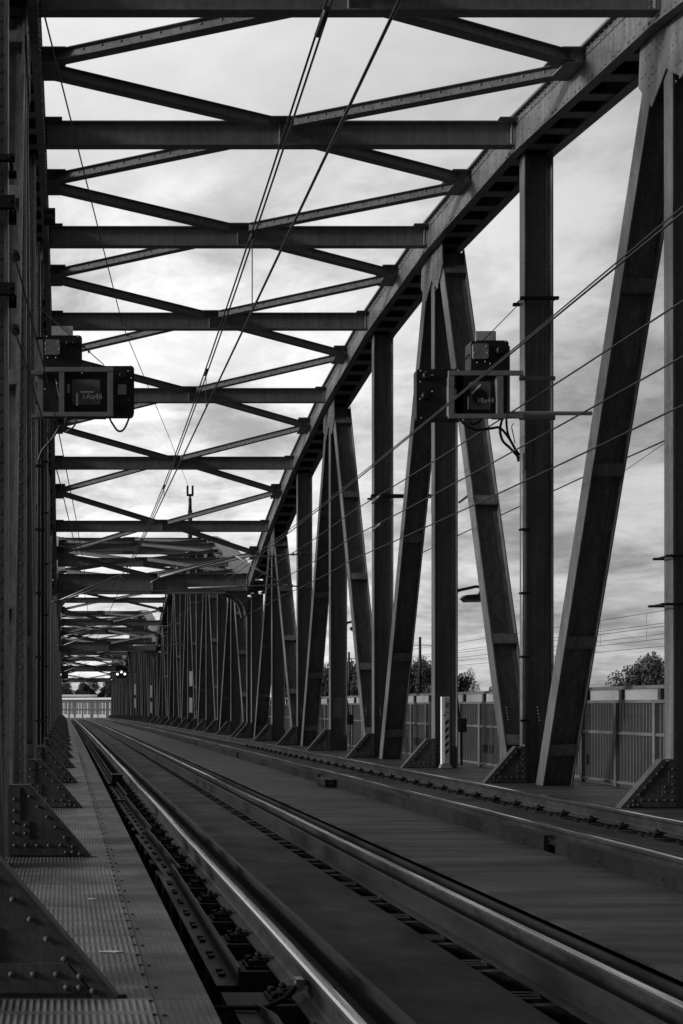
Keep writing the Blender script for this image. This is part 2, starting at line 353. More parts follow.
# ------------------------------------------------------------------ truss
def hmember(mb, p, q, s, xin, fw, rivets=True, pitch=.152, stiff=(), rmax=1e9):
    """riveted H member in the plane of the truss from p=(y,z) to q=(y,z); s=+1 right truss, -1 left"""
    p, q = Vector((0, p[0], p[1])), Vector((0, q[0], q[1])); a = q - p; L = a.length; a.normalize()
    l = Vector((0, a.z, -a.y))             # lateral, towards +Y for a vertical member
    X = Vector((1, 0, 0)); c = (p + q) / 2; t = .022
    def plate(x0, x1, l0, l1, a0=-L / 2, a1=L / 2):
        mb.obox(c + X * (xin + s * (x0 + x1) / 2) + l * ((l0 + l1) / 2) + a * ((a0 + a1) / 2), (X * (x1 - x0) / 2, l * (l1 - l0) / 2, a * (a1 - a0) / 2))
    plate(0, t, -fw / 2, fw / 2); plate(DEP - t, DEP, -fw / 2, fw / 2)
    plate(t, DEP - t, -.009, .009)
    for sg in (-1, 1):
        plate(t, t + .085, min(sg * .009, sg * .022), max(sg * .009, sg * .022)); plate(DEP - t - .085, DEP - t, min(sg * .009, sg * .022), max(sg * .009, sg * .022))
        plate(t, t + .012, min(sg * .022, sg * (fw / 2 - .012)), max(sg * .022, sg * (fw / 2 - .012)))
    if rivets:
        k = int(min(L, rmax) / pitch)
        for i in range(k):
            b = p + a * (pitch * (i + .5)) - l * .022
            mb.dome(b + X * (xin + s * (t + .048)), -l, .021); mb.dome(b + X * (xin + s * (DEP - t - .048)), -l, .019)
    for fr in stiff:                       # diaphragm plates between the flanges
        ctr = p + a * (L * fr) - p
        for sg in (-1, 1):
            lo, hi = (-fw / 2 + .004, -.024) if sg < 0 else (.024, fw / 2 - .004)
            mb.obox(p + ctr + X * (xin + s * DEP / 2) + l * ((lo + hi) / 2), (X * (DEP / 2 - t - .001), l * (hi - lo) / 2, a * .008))
            mb.obox(p + ctr + X * (xin + s * DEP / 2) + l * (sg * (fw / 2 - .012)) + a * .10, (X * (DEP / 2 - t - .001), l * .007, a * .088))

def bracket_mesh(mb, s, xin, yf):
    """triangular base bracket standing on the walkway inboard of the post; front face at yf"""
    def P(u, z): return (xin - s * u, z)
    poly = [(0, 0), (.726, 0), (.18, .634), (0, .634)]
    def front(pts, y0, y1):
        pp = [P(*q) for q in pts]
        if s > 0: pp = pp[::-1]
        mb.prism_y(pp, y0, y1)
    front([(0, 0), (.70, 0), (.165, .622), (0, .622)], yf + .014, yf + .024)
    # doubled border strips, proud of the plate
    front([(.726, .0), (.18, .634), (.135, .634), (.135, .60), (.615, .045), (.615, 0)], yf, yf + .0135)
    front([(.0, .03), (.612, .03), (.50, .165), (.0, .165)], yf + .002, yf + .0132)
    front([(.0, .167), (.10, .167), (.10, .634), (.0, .634)], yf + .003, yf + .0128)
    front([(.102, .167), (.185, .167), (.185, .33), (.102, .33)], yf + .004, yf + .0126)
    # flange along the slope and the flat top
    x0, z0 = P(.726, 0); x1, z1 = P(.18, .634); x2, z2 = P(0, .634)
    d = Vector((x1 - x0, 0, z1 - z0)); L = d.length; d.normalize(); nn = Vector((d.z, 0, -d.x)) * (1 if s < 0 else -1)
    if nn.z < 0: nn = -nn
    c = Vector((x0, yf + .065, z0)) + d * (L / 2 + .004) + nn * .0065
    mb.obox(c, (d * (L / 2), Vector((0, .065, 0)), nn * .006))
    mb.box(x1, x2, yf, yf + .13, z1 + .001, z1 + .013)
    mb.box(xin - s * .0, xin - s * .7, yf + .024, yf + .12, .001, .013)
    riv = [(.215, .545), (.29, .455), (.37, .365), (.445, .275), (.525, .185), (.595, .105), (.655, .04)]
    for u, z in riv: mb.dome((*P(u - .035, 0)[:1], yf - .0005, z), (0, -1, 0), .0165, n=8)
    for u in (.05, .15, .25, .35, .455): mb.dome((P(u, 0)[0], yf + .0015, .115), (0, -1, 0), .0165, n=8)
    for u in (.50, .56): mb.dome((P(u, 0)[0], yf + .0015, .055), (0, -1, 0), .0165, n=8)
    for z in (.22, .32, .42, .52): mb.dome((P(.05, 0)[0], yf + .0025, z), (0, -1, 0), .0165, n=8)
    for z in (.22, .29): mb.dome((P(.145, 0)[0], yf + .0035, z), (0, -1, 0), .0165, n=8)

def make_truss(s):
    """one truss of one span, in span coordinates (y from 0 to 10 panels)"""
    root = empty('truss', (0, 0, 0), '', 'truss', 'riveted arched side trusses')
    xin = XR if s > 0 else XL
    xc = xin - s * CH_IN                   # inner face of the top chord
    xo = xin + s * (DEP + .02)             # outer face of the chord
    pts = [(m * D, ZB(m)) for m in range(11)]
    def sw(mb, xa, xb, z0, z1):
        x0, x1 = min(xa, xb), max(xa, xb)
        mb.sweep([(x0, z0), (x1, z0), (x1, z1), (x0, z1)], [(0, y, z) for y, z in pts])
    mb = MB()
    sw(mb, xc, xc + s * .022, ZC0, ZC1); sw(mb, xo - s * .022, xo, ZC0, ZC1)
    sw(mb, xc - s * .012, xc, ZC0 + .0, ZC0 + .13); sw(mb, xc - s * .012, xc, ZC1 - .13, ZC1)        # riveted angle legs
    ov = .09 if s > 0 else .035
    sw(mb, xc - s * ov, xo + s * .10, ZC1, ZC1 + .022)                                               # cover plate
    sw(mb, xc - s * ov, xc - s * .0125, ZC1 - .014, ZC1 - .001)
    sw(mb, xc - s * (ov - .02), xc + s * .10, ZC0 - .016, ZC0 - .001); sw(mb, xo - s * .10, xo + s * .07, ZC0 - .016, ZC0 - .001)
    for i in range(10):
        (ya, za), (yb, zb) = pts[i], pts[i + 1]
        a = Vector((0, yb - ya, zb - za)); L = a.length; a.normalize(); nn = Vector((0, -a.z, a.y))
        k = 7
        for j in range(k):                 # tie plates across the open underside
            f = (j + .5) / k
            c = Vector(((xc + xo) / 2, ya + (yb - ya) * f, za + (zb - za) * f + ZC0 - .010)) + nn * .018
            mb.obox(c, (Vector((abs(xo - xc) / 2 - .024, 0, 0)), a * .115, nn * .006))
            if j % 2 == 0: mb.obox(c + nn * .22 + a * .11, (Vector((abs(xo - xc) / 2 - .024, 0, 0)), a * .006, nn * .2))
        kr = int(L / .125)
        for j in range(kr):
            f = (j + .5) / kr; y = ya + (yb - ya) * f; z = za + (zb - za) * f
            for (dzr, off) in ((ZC0 + .035, .012), (ZC0 + .095, .012), (ZC1 - .035, .012), (ZC1 - .095, .012)):
                if (j % 3) == 0 and dzr in (ZC0 + .095, ZC1 - .095): continue
                mb.dome((xc - s * off, y, z + dzr), (-s, 0, 0), .027)
            if j % 3 == 0 and (f < .33 or f > .67):
                for dzr in (.12, .30): mb.dome((xc - s * 0, y, z + dzr), (-s, 0, 0), .020)
    mb.build('top_chord', M_PAINT, root)
    mb = MB(); mb.box(xin + s * .03, xin + s * (DEP - .03), -.3, 10 * D + .3, -1.15, -.06)
    mb.build('bottom_chord', M_PAINT, root)
    for m in range(11):                    # posts with their base brackets
        mb = MB(); y = m * D; top = ZB(m) + ZC0 - .02
        hmember(mb, (y, -.05), (y, top), s, xin, .20)
        # joint plates near the foot and the head, gussets covering the flange
        mb.box(xin - s * .001, xin - s * .013, y - .13, y + .13, -.02, .62)
        p = mb.build('post', M_PAINT, root)
        mb = MB(); bracket_mesh(mb, s, xin - s * .014, y - .20)
        mb.build('base_bracket', M_BRACK, p)
        if m % 2 == 1 and 0 < m < 10:
            # pentagonal riveted gusset where two diagonals hang from the chord
            zb = ZB(m); sl = -0.4 * (m - 5) / D
            mb = MB(); w = .62
            poly = [(y - w, zb + ZC0 - .03 - w * sl), (y - .66, zb - .62 - .3 * sl), (y - .34, zb - 1.02), (y, zb - .70), (y + .34, zb - 1.02), (y + .66, zb - .62 + .3 * sl), (y + w, zb + ZC0 - .03 + w * sl)]
            xa, xb = xin - s * .03, xin - s * .008
            mb.prism_x(poly, min(xa, xb), max(xa, xb))
            for i in range(90):
                yy = y + random.choice((-1, 1)) * (.06 + .085 * (i % 7)) ; zz = zb - .17 - .105 * (i // 7)
                if abs(yy - y) > .6 or zz < zb - .62 - (.42 if .2 < abs(yy - y) < .42 else 0): continue
                mb.dome((xin - s * .03, yy, zz), (-s, 0, 0), .017)
            mb.build('gusset_plate', M_PAINT, root)
    for m in range(10):                    # diagonals: hung from odd nodes, standing at even ones
        a, b = (m, m + 1) if m % 2 == 1 else (m + 1, m)
        sg = 1 if b > a else -1
        ya, yb = a * D + sg * .36, b * D - sg * .62
        mb = MB(); hmember(mb, (yb, -.05), (ya, ZB(a) - .28 + .0), s, xin, .25, rivets=False, stiff=(.06, .23, .48, .72, .95))
        for k in range(5):
            mb.dome((xin - s * 0, yb - sg * (.0) + (k - 2) * .02, 1.1 + .055 * k), (-s, 0, 0), .014)
        mb.build('diagonal', M_PAINT, root)
    return root
TR, TL = make_truss(1), make_truss(-1)
def place_span(o, k):
    y = SPAN0[k]; o.location = (0, y, dz(y)); o.rotation_euler = (math.atan2(dz(y + 10 * D) - dz(y), 10 * D), 0, 0)
for src, side in ((TR, 'right'), (TL, 'left')):
    for k in range(4):
        o = src if k == 0 else dup(src)
        place_span(o, k)
        o['label'] = {0: 'riveted steel truss with tall posts along the %s side of the nearest span', 1: 'riveted truss on the %s side of the second span, beyond the first portal',
                      2: 'riveted truss on the %s side of the third span, far down the track', 3: 'riveted truss on the %s side of the farthest span, at the tunnel-like end'}[k] % side

# cross beams, portals and wind bracing
XB0, XB1 = XL + CH_IN + .024, XR - CH_IN - .024
XM = (XB0 + XB1) / 2
def beam_mesh(portal):
    mb = MB(); h = .42 if not portal else .74; w = (XB1 - XB0) / 2; z0 = 0
    mb.box(-w, w, -.008, .008, z0 + .02, h - .02)
    fw = .08 if not portal else .13
    mb.box(-w, w, -fw, fw, z0, z0 + .02); mb.box(-w, w, -fw, fw, h - .02, h)
    for x in (-w + .05, -.0, w - .05):
        for sg in (-1, 1): mb.box(x - .008, x + .008, min(sg * .009, sg * (fw - .01)), max(sg * .009, sg * (fw - .01)), z0 + .021, h - .021)
    mb.box(-w - .001, -w + .30, -.17, .17, h + .001, h + .016); mb.box(w - .30, w + .001, -.17, .17, h + .001, h + .016)
    mb.box(-.42, .42, -.19, .19, h + .001, h + .02)
    for sgx in (-1, 1):
        for i in range(5): mb.dome((sgx * (w - .10), -.0085, .08 + i * .075), (0, -1, 0), .014)
    return mb
def knee_mesh(sg):
    """solid curved knee under the portal beam; sg -1 left, +1 right"""
    w = (XB1 - XB0) / 2; pts = [(w, -.001), (w, -1.05), (w - .10, -1.05)]
    for i in range(9):
        t = i / 8 * math.pi / 2; pts.append((w - .10 - .85 * (1 - math.cos(t)), -1.05 + .95 * math.sin(t)))
    pts.append((w - .95, -.001))
    pts = [(sg * x, z) for x, z in pts]
    if sg < 0: pts = pts[::-1]
    mb = MB(); mb.prism_y(pts[::-1], -.012, .012)
    fl = [p for p in (pts if sg > 0 else pts[::-1])][2:-1]
    for a, b in zip(fl[:-1], fl[1:]): mb.bar((a[0], 0, a[1]), (b[0], 0, b[1]), (0, 1, 0), .16, .014)
    return mb
B0 = beam_mesh(False).build('cross_beam', M_PAINT_LIT)
PB0 = beam_mesh(True).build('portal_beam', M_PAINT_LIT)
for sg in (-1, 1): knee_mesh(sg).build('knee_bracket', M_PAINT_LIT, PB0)
usedB = usedP = False
def strut_mesh(p, q, riv, mb):
    p, q = Vector(p), Vector(q); a = (q - p).normalized(); sd = Vector((a.y, -a.x, 0)).normalized()
    if sd.y > 0: sd = -sd                  # towards the camera
    mb.bar(p, q, sd, .016, .155); mb.bar(p - Vector((0, 0, .083)), q - Vector((0, 0, .083)), sd, .16, .012)
    mb.bar(p + Vector((0, 0, .083)), q + Vector((0, 0, .083)), sd, .12, .010)
    if riv:
        L = (q - p).length; k = int(L / .15)
        for i in range(k):
            c = p + a * ((i + .5) * L / k) + sd * .008; dzz = .035 if i % 2 else -.035
            mb.dome(c + Vector((0, 0, dzz)), sd, .022)
def bracing(k, m):
    """struts of one bay, between beam m and beam m+1 of span k"""
    y0, y1 = m * D, (m + 1) * D; ym = (y0 + y1) / 2; zm = (ZB(m) + ZB(m + 1)) / 2 + .40
    root = empty('wind_bracing', (0, 0, 0), '', 'bracing', 'overhead diamond wind bracing')
    for sg in (-1, 1):
        xe = XB0 - .02 if sg < 0 else XB1 + .02
        for (yy, mm, riv) in ((y0, m, sg < 0), (y1, m + 1, sg > 0)):
            portal = mm in (0, 10)
            mb = MB(); zz = ZB(mm) + (.42 if not portal else .74) - .08
            dirY = 1 if yy == y0 else -1
            p = Vector((xe - sg * .16, ym - dirY * .16, zm)); q = Vector((XM + sg * .22, yy + dirY * .20, zz + .0))
            strut_mesh(p, q, riv, mb); mb.build('strut', M_PAINT_LIT, root)
        mb = MB(); sl = (ZB(m + 1) - ZB(m)) / D
        a = Vector((0, 1, sl)).normalized(); nn = Vector((0, -a.z, a.y))
        mb.obox((xe - sg * .19, ym, zm + .10), (Vector((.19, 0, 0)), a * .36, nn * .008)); mb.obox((xe - sg * .15, ym, zm - .10), (Vector((.15, 0, 0)), a * .30, nn * .008))
        mb.box(xe - sg * .001, xe - sg * .02, ym - .26, ym + .26, zm - .09, zm + .09)
        mb.build('gusset_plate', M_PAINT_LIT, root)
    return root
BR = [bracing(0, m) for m in range(10)]
SPANW = ['nearest', 'second', 'third', 'farthest']
for k in range(4):
    for m in range(11):
        y = SPAN0[k] + m * D; portal = m in (0, 10)
        if portal:
            o = PB0 if not usedP else dup(PB0); usedP = True
        else:
            o = B0 if not usedB else dup(B0); usedB = True
        o.location = (XM, y, ZB(m) + dz(y)); 
        if portal: tag(o, 'deep portal beam with curved knees at the %s end of the %s span' % ('near' if m == 0 else 'far', SPANW[k]), 'portal beam', 'portal beams at the ends of the spans')
        else: tag(o, '%s horizontal cross beam overhead, counted from the camera, in the %s span' % (ORD[m - 1], SPANW[k]), 'cross beam', 'overhead cross beams')
        if m < 10:
            b = BR[m] if k == 0 else dup(BR[m])
            place_span(b, k)
            b['label'] = 'riveted diamond bracing between overhead beams %s and %s of the %s span' % (['portal', 'one', 'two', 'three', 'four', 'five', 'six', 'seven', 'eight', 'nine', 'portal'][m], ['portal', 'one', 'two', 'three', 'four', 'five', 'six', 'seven', 'eight', 'nine', 'the far portal'][m + 1], SPANW[k])

# ------------------------------------------------------------------ deck: walkways, boards, troughs
YP = [-4, 0] + [4.39 * i for i in range(1, int(END_Y / 4.39) + 1)] + [END_Y + .3]
def strip(name, x0, x1, z, th, mat, y0=None, y1=None, build=True, mb=None):
    mb = mb or MB(); ys = [y for y in YP if (y0 is None or y >= y0) and (y1 is None or y <= y1)]
    mb.sweep([(x0, z - th), (x1, z - th), (x1, z), (x0, z)], [(0, y, dz(y)) for y in ys])
    return tag(mb.build(name, mat), kind='structure') if build else mb
def slotted(name, x0, x1, hx0, hx1, hy, hl, th, mat):
    """walkway plate with a small drain slot beside every bracket foot"""
    mb = MB()
    def seg(xa, xb, ya, yb):
        mb.sweep([(xa, -th), (xb, -th), (xb, 0), (xa, 0)], [(0, ya, dz(ya)), (0, yb, dz(yb))])
    y = -4.0
    for h in hy:
        seg(x0, x1, y, h); seg(x0, hx0, h, h + hl); seg(hx1, x1, h, h + hl); y = h + hl
    seg(x0, x1, y, END_Y + .3)
    return tag(mb.build(name, mat), kind='structure')
feet = [SPAN0[k] + m * D for k in range(4) for m in range(11)]
slotted('walkway', -1.0, .40, .222, .285, [y - .20 for y in feet], .07, .03, M_WALK)
strip('walkway', .404, .66, -.004, .03, M_WALKE)
mbb = MB()
for i in range(120):
    y = 3.2 + i * .215 + random.uniform(-.02, .02)
    for xx in ((.385,) if i % 2 else (.385, .43)): mbb.dome((xx, y, dz(y) + (0 if xx < .4 else -.004)), (0, 0, 1), .012)
tag(mbb.build('walkway_bolts', M_DARKSTEEL), kind='structure')
strip('walkway', -3.0, -1.02, -.01, .03, M_WALK)
strip('walkway', 6.62, 9.30, 0, .03, M_MID)
strip('deck', 3.02, 4.40, 0, .018, M_MID)
strip('deck', 1.57, 2.305, -.15, .03, M_CENTRE)
strip('deck', 4.98, 5.78, .02, .03, M_CENTRE)
strip('track_bed', .40, 9.2, -.55, .05, M_BED)
mb = MB()
for x in (.64, 3.03, 4.36, 6.64):
    mb.sweep([(x - .01, -.5), (x + .01, -.5), (x + .01, -.052), (x - .01, -.052)], [(0, y, dz(y)) for y in YP])
tag(mb.build('track_trough', M_BED), kind='structure')

# rails
RAILP = [(-.075, 0), (.075, 0), (.075, .012), (.02, .030), (.009, .045), (.009, .125), (.034, .137), (.036, .160), (.028, .170), (.012, .1735),
         (-.012, .1735), (-.028, .170), (-.036, .160), (-.034, .137), (-.009, .125), (-.009, .045), (-.02, .030), (-.075, .012)]
RMI = [0] * 18
for j in (8, 9, 10): RMI[j] = 1
TRK = [(1.23, 2.73, -.160), (4.72, 6.22, -.006)]     # x of both rails, foot height
def rail_pts(x, z, y0=-4, y1=END_Y + 40):
    ys = [y0] + [i * 2.195 for i in range(0, int(y1 / 2.195))] + [y1]
    return [(x + .006 * math.sin(y * .9 + x) * (1 if y > 6 else 0), y, z + dz(y) + .0015 * math.sin(y * 1.7 + 2 * x)) for y in ys]
for t, (xa, xb, z) in enumerate(TRK):
    for i, x in enumerate((xa, xb)):
        mb = MB(); mb.sweep(RAILP, rail_pts(x, z), mis=RMI)
        o = mb.build('rail', None, mats=[M_RAILSIDE, M_RAILTOP])
        tag(o, ['shiny running rail beside the left walkway', 'right-hand running rail of the near track, beside the middle boards',
                'left-hand running rail of the far track, beyond the middle boards', 'rightmost running rail, beside the right walkway'][t * 2 + i], 'rail', 'running rails')
# guard rails inside and outside the running rails
GP = [(-.07, 0), (.07, 0), (.07, .014), (.018, .018), (.018, .150), (-.018, .150), (-.018, .018), (-.07, .014)]
gspecs = [(1.475, -.165, 1, 'low guard rail just right of the leftmost running rail'), (2.50, -.145, 1.0, 'heavy guard rail left of the near track\'s right-hand rail'),
          (4.95, -.0, .9, 'guard rail inside the left rail of the far track')]
for x, z, f, lab in gspecs:
    mb = MB(); mb.sweep([(a, b * f) for a, b in GP], [(x, y, z + dz(y)) for y in YP])
    tag(mb.build('guard_rail', M_GUARD), lab, 'guard rail', 'guard rails along the tracks')
# outer kerb boards of the far track, in lengths with gaps
y = 1.0; i = 0
while y < 90:
    L = 8.6; mb = MB()
    ys = [y, y + L / 2, y + L - .22]
    mb.sweep([(-.02, -.02), (.02, -.02), (.02, .125), (-.02, .125)], [(4.44, q, dz(q)) for q in ys]); mb.sweep([(-.022, .126), (.075, .126), (.075, .136), (-.022, .136)], [(4.44, q, dz(q)) for q in ys])
    for j in range(int(L / .9)): mb.dome((4.42, y + .4 + j * .9, .05 + dz(y)), (-1, 0, 0), .02)
    o = mb.build('kerb_board', M_DARKSTEEL, origin=(4.44, y, dz(y)))
    tag(o, '%s length of dark steel kerb along the left of the far track, counted from the camera' % ORD[i], 'kerb board', 'kerb boards of the far track'); y += L; i += 1

# sleepers with fastenings
SP = .672
def fastening_mesh(fx):
    mb = MB(); mb.box(fx - .19, fx + .19, -.085, .085, .001, .018)
    for sg in (-1, 1):
        x = fx + sg * .105
        mb.box(x - .03, x + .03, -.05, .05, .018, .045); mb.box(fx + sg * .05, fx + sg * .115, -.035, .035, .046, .060)
        mb.tube([(x + sg * .005, 0, .045), (x + sg * .005, 0, .085)], .011, 6); mb.tube([(x + sg * .005, 0, .062), (x + sg * .005, 0, .077)], .020, 6)
        mb.tube([(x + sg * .055, -.05, .018), (x + sg * .055, -.05, .05)], .018, 6); mb.tube([(x + sg * .055, .05, .018), (x + sg * .055, .05, .05)], .018, 6)
    return mb
for t, (xa, xb, z) in enumerate(TRK):
    xc = (xa + xb) / 2; hl = 1.16
    top = z - .019
    mb = MB(); mb.box(-hl, hl, -.125, .125, -.24, 0); sl = mb.build('sleeper', M_WOOD); fk = [fastening_mesh(x - xc).build('rail_fastening', M_DARKSTEEL, sl) for x in (xa, xb)]
    mb = MB(); gx = (2.375 if t == 0 else 5.87) - xc
    for q in range(3): mb.box(gx - .06, gx + .05, -.075 + q * .055, -.045 + q * .055, .001, .022)
    mb.box(gx + .052, gx + .09, -.04, .04, .001, .03); mb.tube([(gx + .07, 0, .031), (gx + .07, 0, .05)], .014, 6); mb.build('guard_clip', M_GUARD, sl)
    lab = ['dark timber sleeper under the near track', 'dark timber sleeper under the far track'][t]; grp = ['sleepers of the near track', 'sleepers of the far track'][t]
    tag(sl, lab, 'sleeper', grp)
    n = 120; first = True
    for i in range(n):
        y = 2.0 + i * SP
        if first: o = sl; first = False
        elif i < 50: o = dup(sl)
        else: o = sl.copy(); COL.objects.link(o)
        o.location = (xc, y, top + dz(y))
    mb = MB(); y = 2.0 + n * SP
    while y < END_Y:
        mb.box(xc - hl, xc + hl, y - .125, y + .125, top - .24 + dz(y), top + dz(y)); y += SP
    tag(mb.build('railway_sleepers', M_WOOD), 'far sleepers of the %s track merging in the distance' % ('near' if t == 0 else 'far'), 'sleepers', kind='stuff')

# angle-iron guard lengths between walkway and left rail
def guard_angle(y0, y1, x0, x1, flare0, flare1):
    mb = MB(); n = 6; z = -.178
    ys = [y0 + (y1 - y0) * i / n for i in range(n + 1)]
    fl = [x0 + (x1 - x0) * (i / n) for i in range(n + 1)]
    pts = [(x, y, z + dz(y)) for x, y in zip(fl, ys)]
    mb.sweep([(-.115, 0), (0, 0), (0, .014), (-.115, .014)], pts)
    for i in range(n):
        (xa, ya, za), (xb, yb, zb) = pts[i], pts[i + 1]
        ha = .112 * (flare0 if i == 0 else 1); hb = .112 * (flare1 if i == n - 1 else 1)
        mb.add([(xa, ya, za + .0145), (xb, yb, zb + .0145), (xb, yb, zb + hb), (xa, ya, za + ha), (xa + .014, ya, za + .0145), (xb + .014, yb, zb + .0145), (xb + .014, yb, zb + hb), (xa + .014, ya, za + ha)],
               [(0, 3, 2, 1), (4, 5, 6, 7), (3, 7, 6, 2), (0, 1, 5, 4), (0, 4, 7, 3), (1, 2, 6, 5)])
    k = int((y1 - y0) / .42)
    for i in range(k):
        for dd in (0, .10):
            yy = y0 + .2 + i * .42 + dd; f = (yy - y0) / (y1 - y0); xx = x0 + (x1 - x0) * f - .058
            mb.tube([(xx, yy, z + .014 + dz(yy)), (xx, yy, z + .032 + dz(yy))], .021, 6)
    return mb.build('guard_angle', M_GUARD, origin=(x0, y0, z + dz(y0)))
segs = [(2.4, 5.18, .95, .945, 1, .25), (5.56, 9.2, .925, .94, 1, 1), (9.0, 12.0, .99, .93, 1, .9), (11.9, 16.2, .985, .93, 1, 1), (16.5, 19.2, .97, .95, 1, 1), (20.0, 27.8, .95, .95, 1, 1), (28.2, 36, .95, .95, 1, 1), (36.4, 44, .95, .95, 1, 1)]
for i, sgm in enumerate(segs):
    tag(guard_angle(*sgm), ['bolted angle iron with a pointed fin at the bottom of the photo', 'long bolted angle iron lit along its top beside the left rail, nearest whole one'][i] if i < 2 else '%s bolted angle iron along the left rail, counted from the camera' % ORD[i], 'angle iron', 'angle irons between walkway and left rail')
def lidded_box(loc, w, l, h, lab):
    r = empty('junction_box', loc, lab, 'junction box', 'trackside junction boxes')
    mb = MB(); mb.rbox(-w / 2, w / 2, -l / 2, l / 2, 0, h, .02); mb.build('housing', M_DARKSTEEL, r)
    mb = MB(); mb.box(-w / 2 - .012, w / 2 + .012, -l / 2 - .012, l / 2 + .012, h + .001, h + .022); mb.box(-.04, .04, -l / 2 - .022, -l / 2 - .0125, h - .05, h + .01); mb.build('lid', M_GUARD, r)
lidded_box((.97, 19.5, -.17 + dz(19)), .2, .26, .20, 'square box standing by the left rail at the walkway edge')
lidded_box((4.33, 17.2, .001), .20, .55, .10, 'low long box on the middle boards by the far track')
r = empty('bonding_cable', (1.0, 5.2, -.17), 'short rail bonding cable with a pale clamp at the bottom of the left rail', 'cable')
mb = MB(); mb.tube([(.66, 5.06, -.14), (.80, 5.1, -.15), (.98, 5.08, -.145), (1.08, 5.12, -.11), (1.17, 5.2, -.06), (1.195, 5.25, -.045)], .014, 6); mb.build('cable', M_DARKSTEEL, r, origin=(1.0, 5.2, -.17))
mb = MB(); mb.tube([(1.15, 5.20, -.06), (1.222, 5.20, -.045)], .018, 8); mb.box(1.15, 1.19, 5.17, 5.23, -.085, -.03); mb.build('clamp', M_GALV, r, origin=(1.0, 5.2, -.17))

# litter scraps on the walkway
for (x, y, s_, lab) in ((.19, 7.15, .03, 'tiny pale scrap on the walkway beside the second bracket'), (.26, 5.62, .07, 'thin pale smear of dried mud on the walkway plate nearest the camera')):
    mb = MB(); pts = [(math.cos(a) * s_ * random.uniform(.6, 1.3), math.sin(a) * .018 * random.uniform(.6, 1.2)) for a in [i * .7 for i in range(9)]]
    mb.v += [(a, b, .004) for a, b in pts] + [(a, b, .0) for a, b in pts]; n = len(pts)
    mb.f += [tuple(range(n))] + [(i, n + i, n + (i + 1) % n, (i + 1) % n) for i in range(n)]; mb.mi += [0] * (n + 1); mb.sm += [False] * (n + 1)
    o = mb.build('litter', M_SIGLITE); o.location = (x, y, .001); tag(o, lab, 'litter')

# ------------------------------------------------------------------ fence on the right
FX = 9.15
fence = empty('fence', (FX, 4.0, 0), 'tall barred steel fence along the outside of the right walkway', 'fence')
fo = (FX, 4.0, 0)
Y0F, Y1F = 5.9, 92.0
def fp(y): return (FX, y, dz(y))
ysF = [Y0F + i * 1.13 * 4 for i in range(int((Y1F - Y0F) / 4.52) + 1)]
def frail(z0, z1, x0, x1, name, mat):
    mb = MB(); mb.sweep([(x0, z0), (x1, z0), (x1, z1), (x0, z1)], [fp(y) for y in ysF]); mb.build(name, mat, fence, origin=fo)
frail(1.375, 1.425, -.05, .05, 'top_rail', M_FENCE); frail(.86, .905, -.045, .045, 'middle_rail', M_FENCE); frail(.05, .09, -.045, .045, 'bottom_rail', M_FENCE)
frail(1.60, 1.655, .02, .12, 'handrail', M_FENCE)
ny = int((ysF[-1] - Y0F) / 1.13)
for i in range(ny):
    y = Y0F + i * 1.13; mb = MB(); b = fp(y)
    mb.box(b[0] - .06, b[0] + .004, y - .035, y + .035, b[2] - .01, b[2] + 1.372); p_ = mb.build('fence_post', M_FENCE, fence, origin=fo)
    mb = MB(); mb.box(b[0] + .03, b[0] + .09, y - .04, y + .04, b[2] + 1.427, b[2] + 1.598); mb.build('handrail_bracket', M_FENCED, p_, origin=(0, 0, 0)) ; p_.children[0].location = (-fo[0], -fo[1], -fo[2])
mb = MB(); y = Y0F
while y < ysF[-1] - .2:
    for j in range(1, 12):
        yy = y + j * 1.13 / 12; zz = dz(yy)
        if yy > 60: continue
        mb.box(FX - .006, FX + .006, yy - .008, yy + .008, zz + .091, zz + .859); mb.box(FX - .006, FX + .006, yy - .008, yy + .008, zz + .906, zz + 1.374)
    y += 1.13
mb.build('bar_panel', M_FENCE, fence, origin=fo)

# neighbouring road bridge behind the fence
RBX = 20.0
rb = empty('road_bridge', (RBX, 0, 0), 'neighbouring bridge with pale parapet and dark girder behind the fence', 'bridge')
mb = MB(); mb.box(RBX, RBX + .25, -30, END_Y, 1.42, 1.90); mb.box(RBX - .06, RBX + .31, -30, END_Y, 1.901, 1.97); mb.build('parapet', M_CONC, rb, origin=(RBX, 0, 0))
mb = MB(); mb.box(RBX + .02, RBX + 10, -30, END_Y, .95, 1.418); mb.box(RBX + .06, RBX + .3, -30, END_Y, -.55, .948); mb.box(RBX + .03, RBX + 10, -30, END_Y, -4.2, -.95)
for i in range(40): mb.box(RBX + .04, RBX + .28, -20 + i * 5.0, -17.6 + i * 5.0 + 1.2 * (i % 3), -.949, -.551)
mb.build('girder', M_CONCD, rb, origin=(RBX, 0, 0))
for i in range(5):
    mb = MB(); y = -20 + i * 48; mb.box(RBX + 1, RBX + 8, y - 1, y + 1, -12, -4.202); mb.build('pier', M_CONC, rb, origin=(RBX, 0, 0))
for i in range(5):
    y = SPAN0[i] - .55 if i < 4 else END_Y + .6
    mb = MB(); mb.box(-1.8, 9.5, y - 1.0, y + 1.0, -12.0, -1.17); tag(mb.build('pier', M_CONC, origin=(4, y, -12)), 'masonry pier under the railway bridge, %s from the camera' % ORD[i], 'pier', 'railway bridge piers')

# ------------------------------------------------------------------ small fittings on the posts
def fitting(name, loc, lab, cat, group=None): return empty(name, loc, lab, cat, group)
def at(u, v, Y): return Vector(((u - 65) / 1040 * Y, Y, CAM_H + (705 - v) / 1040 * Y))
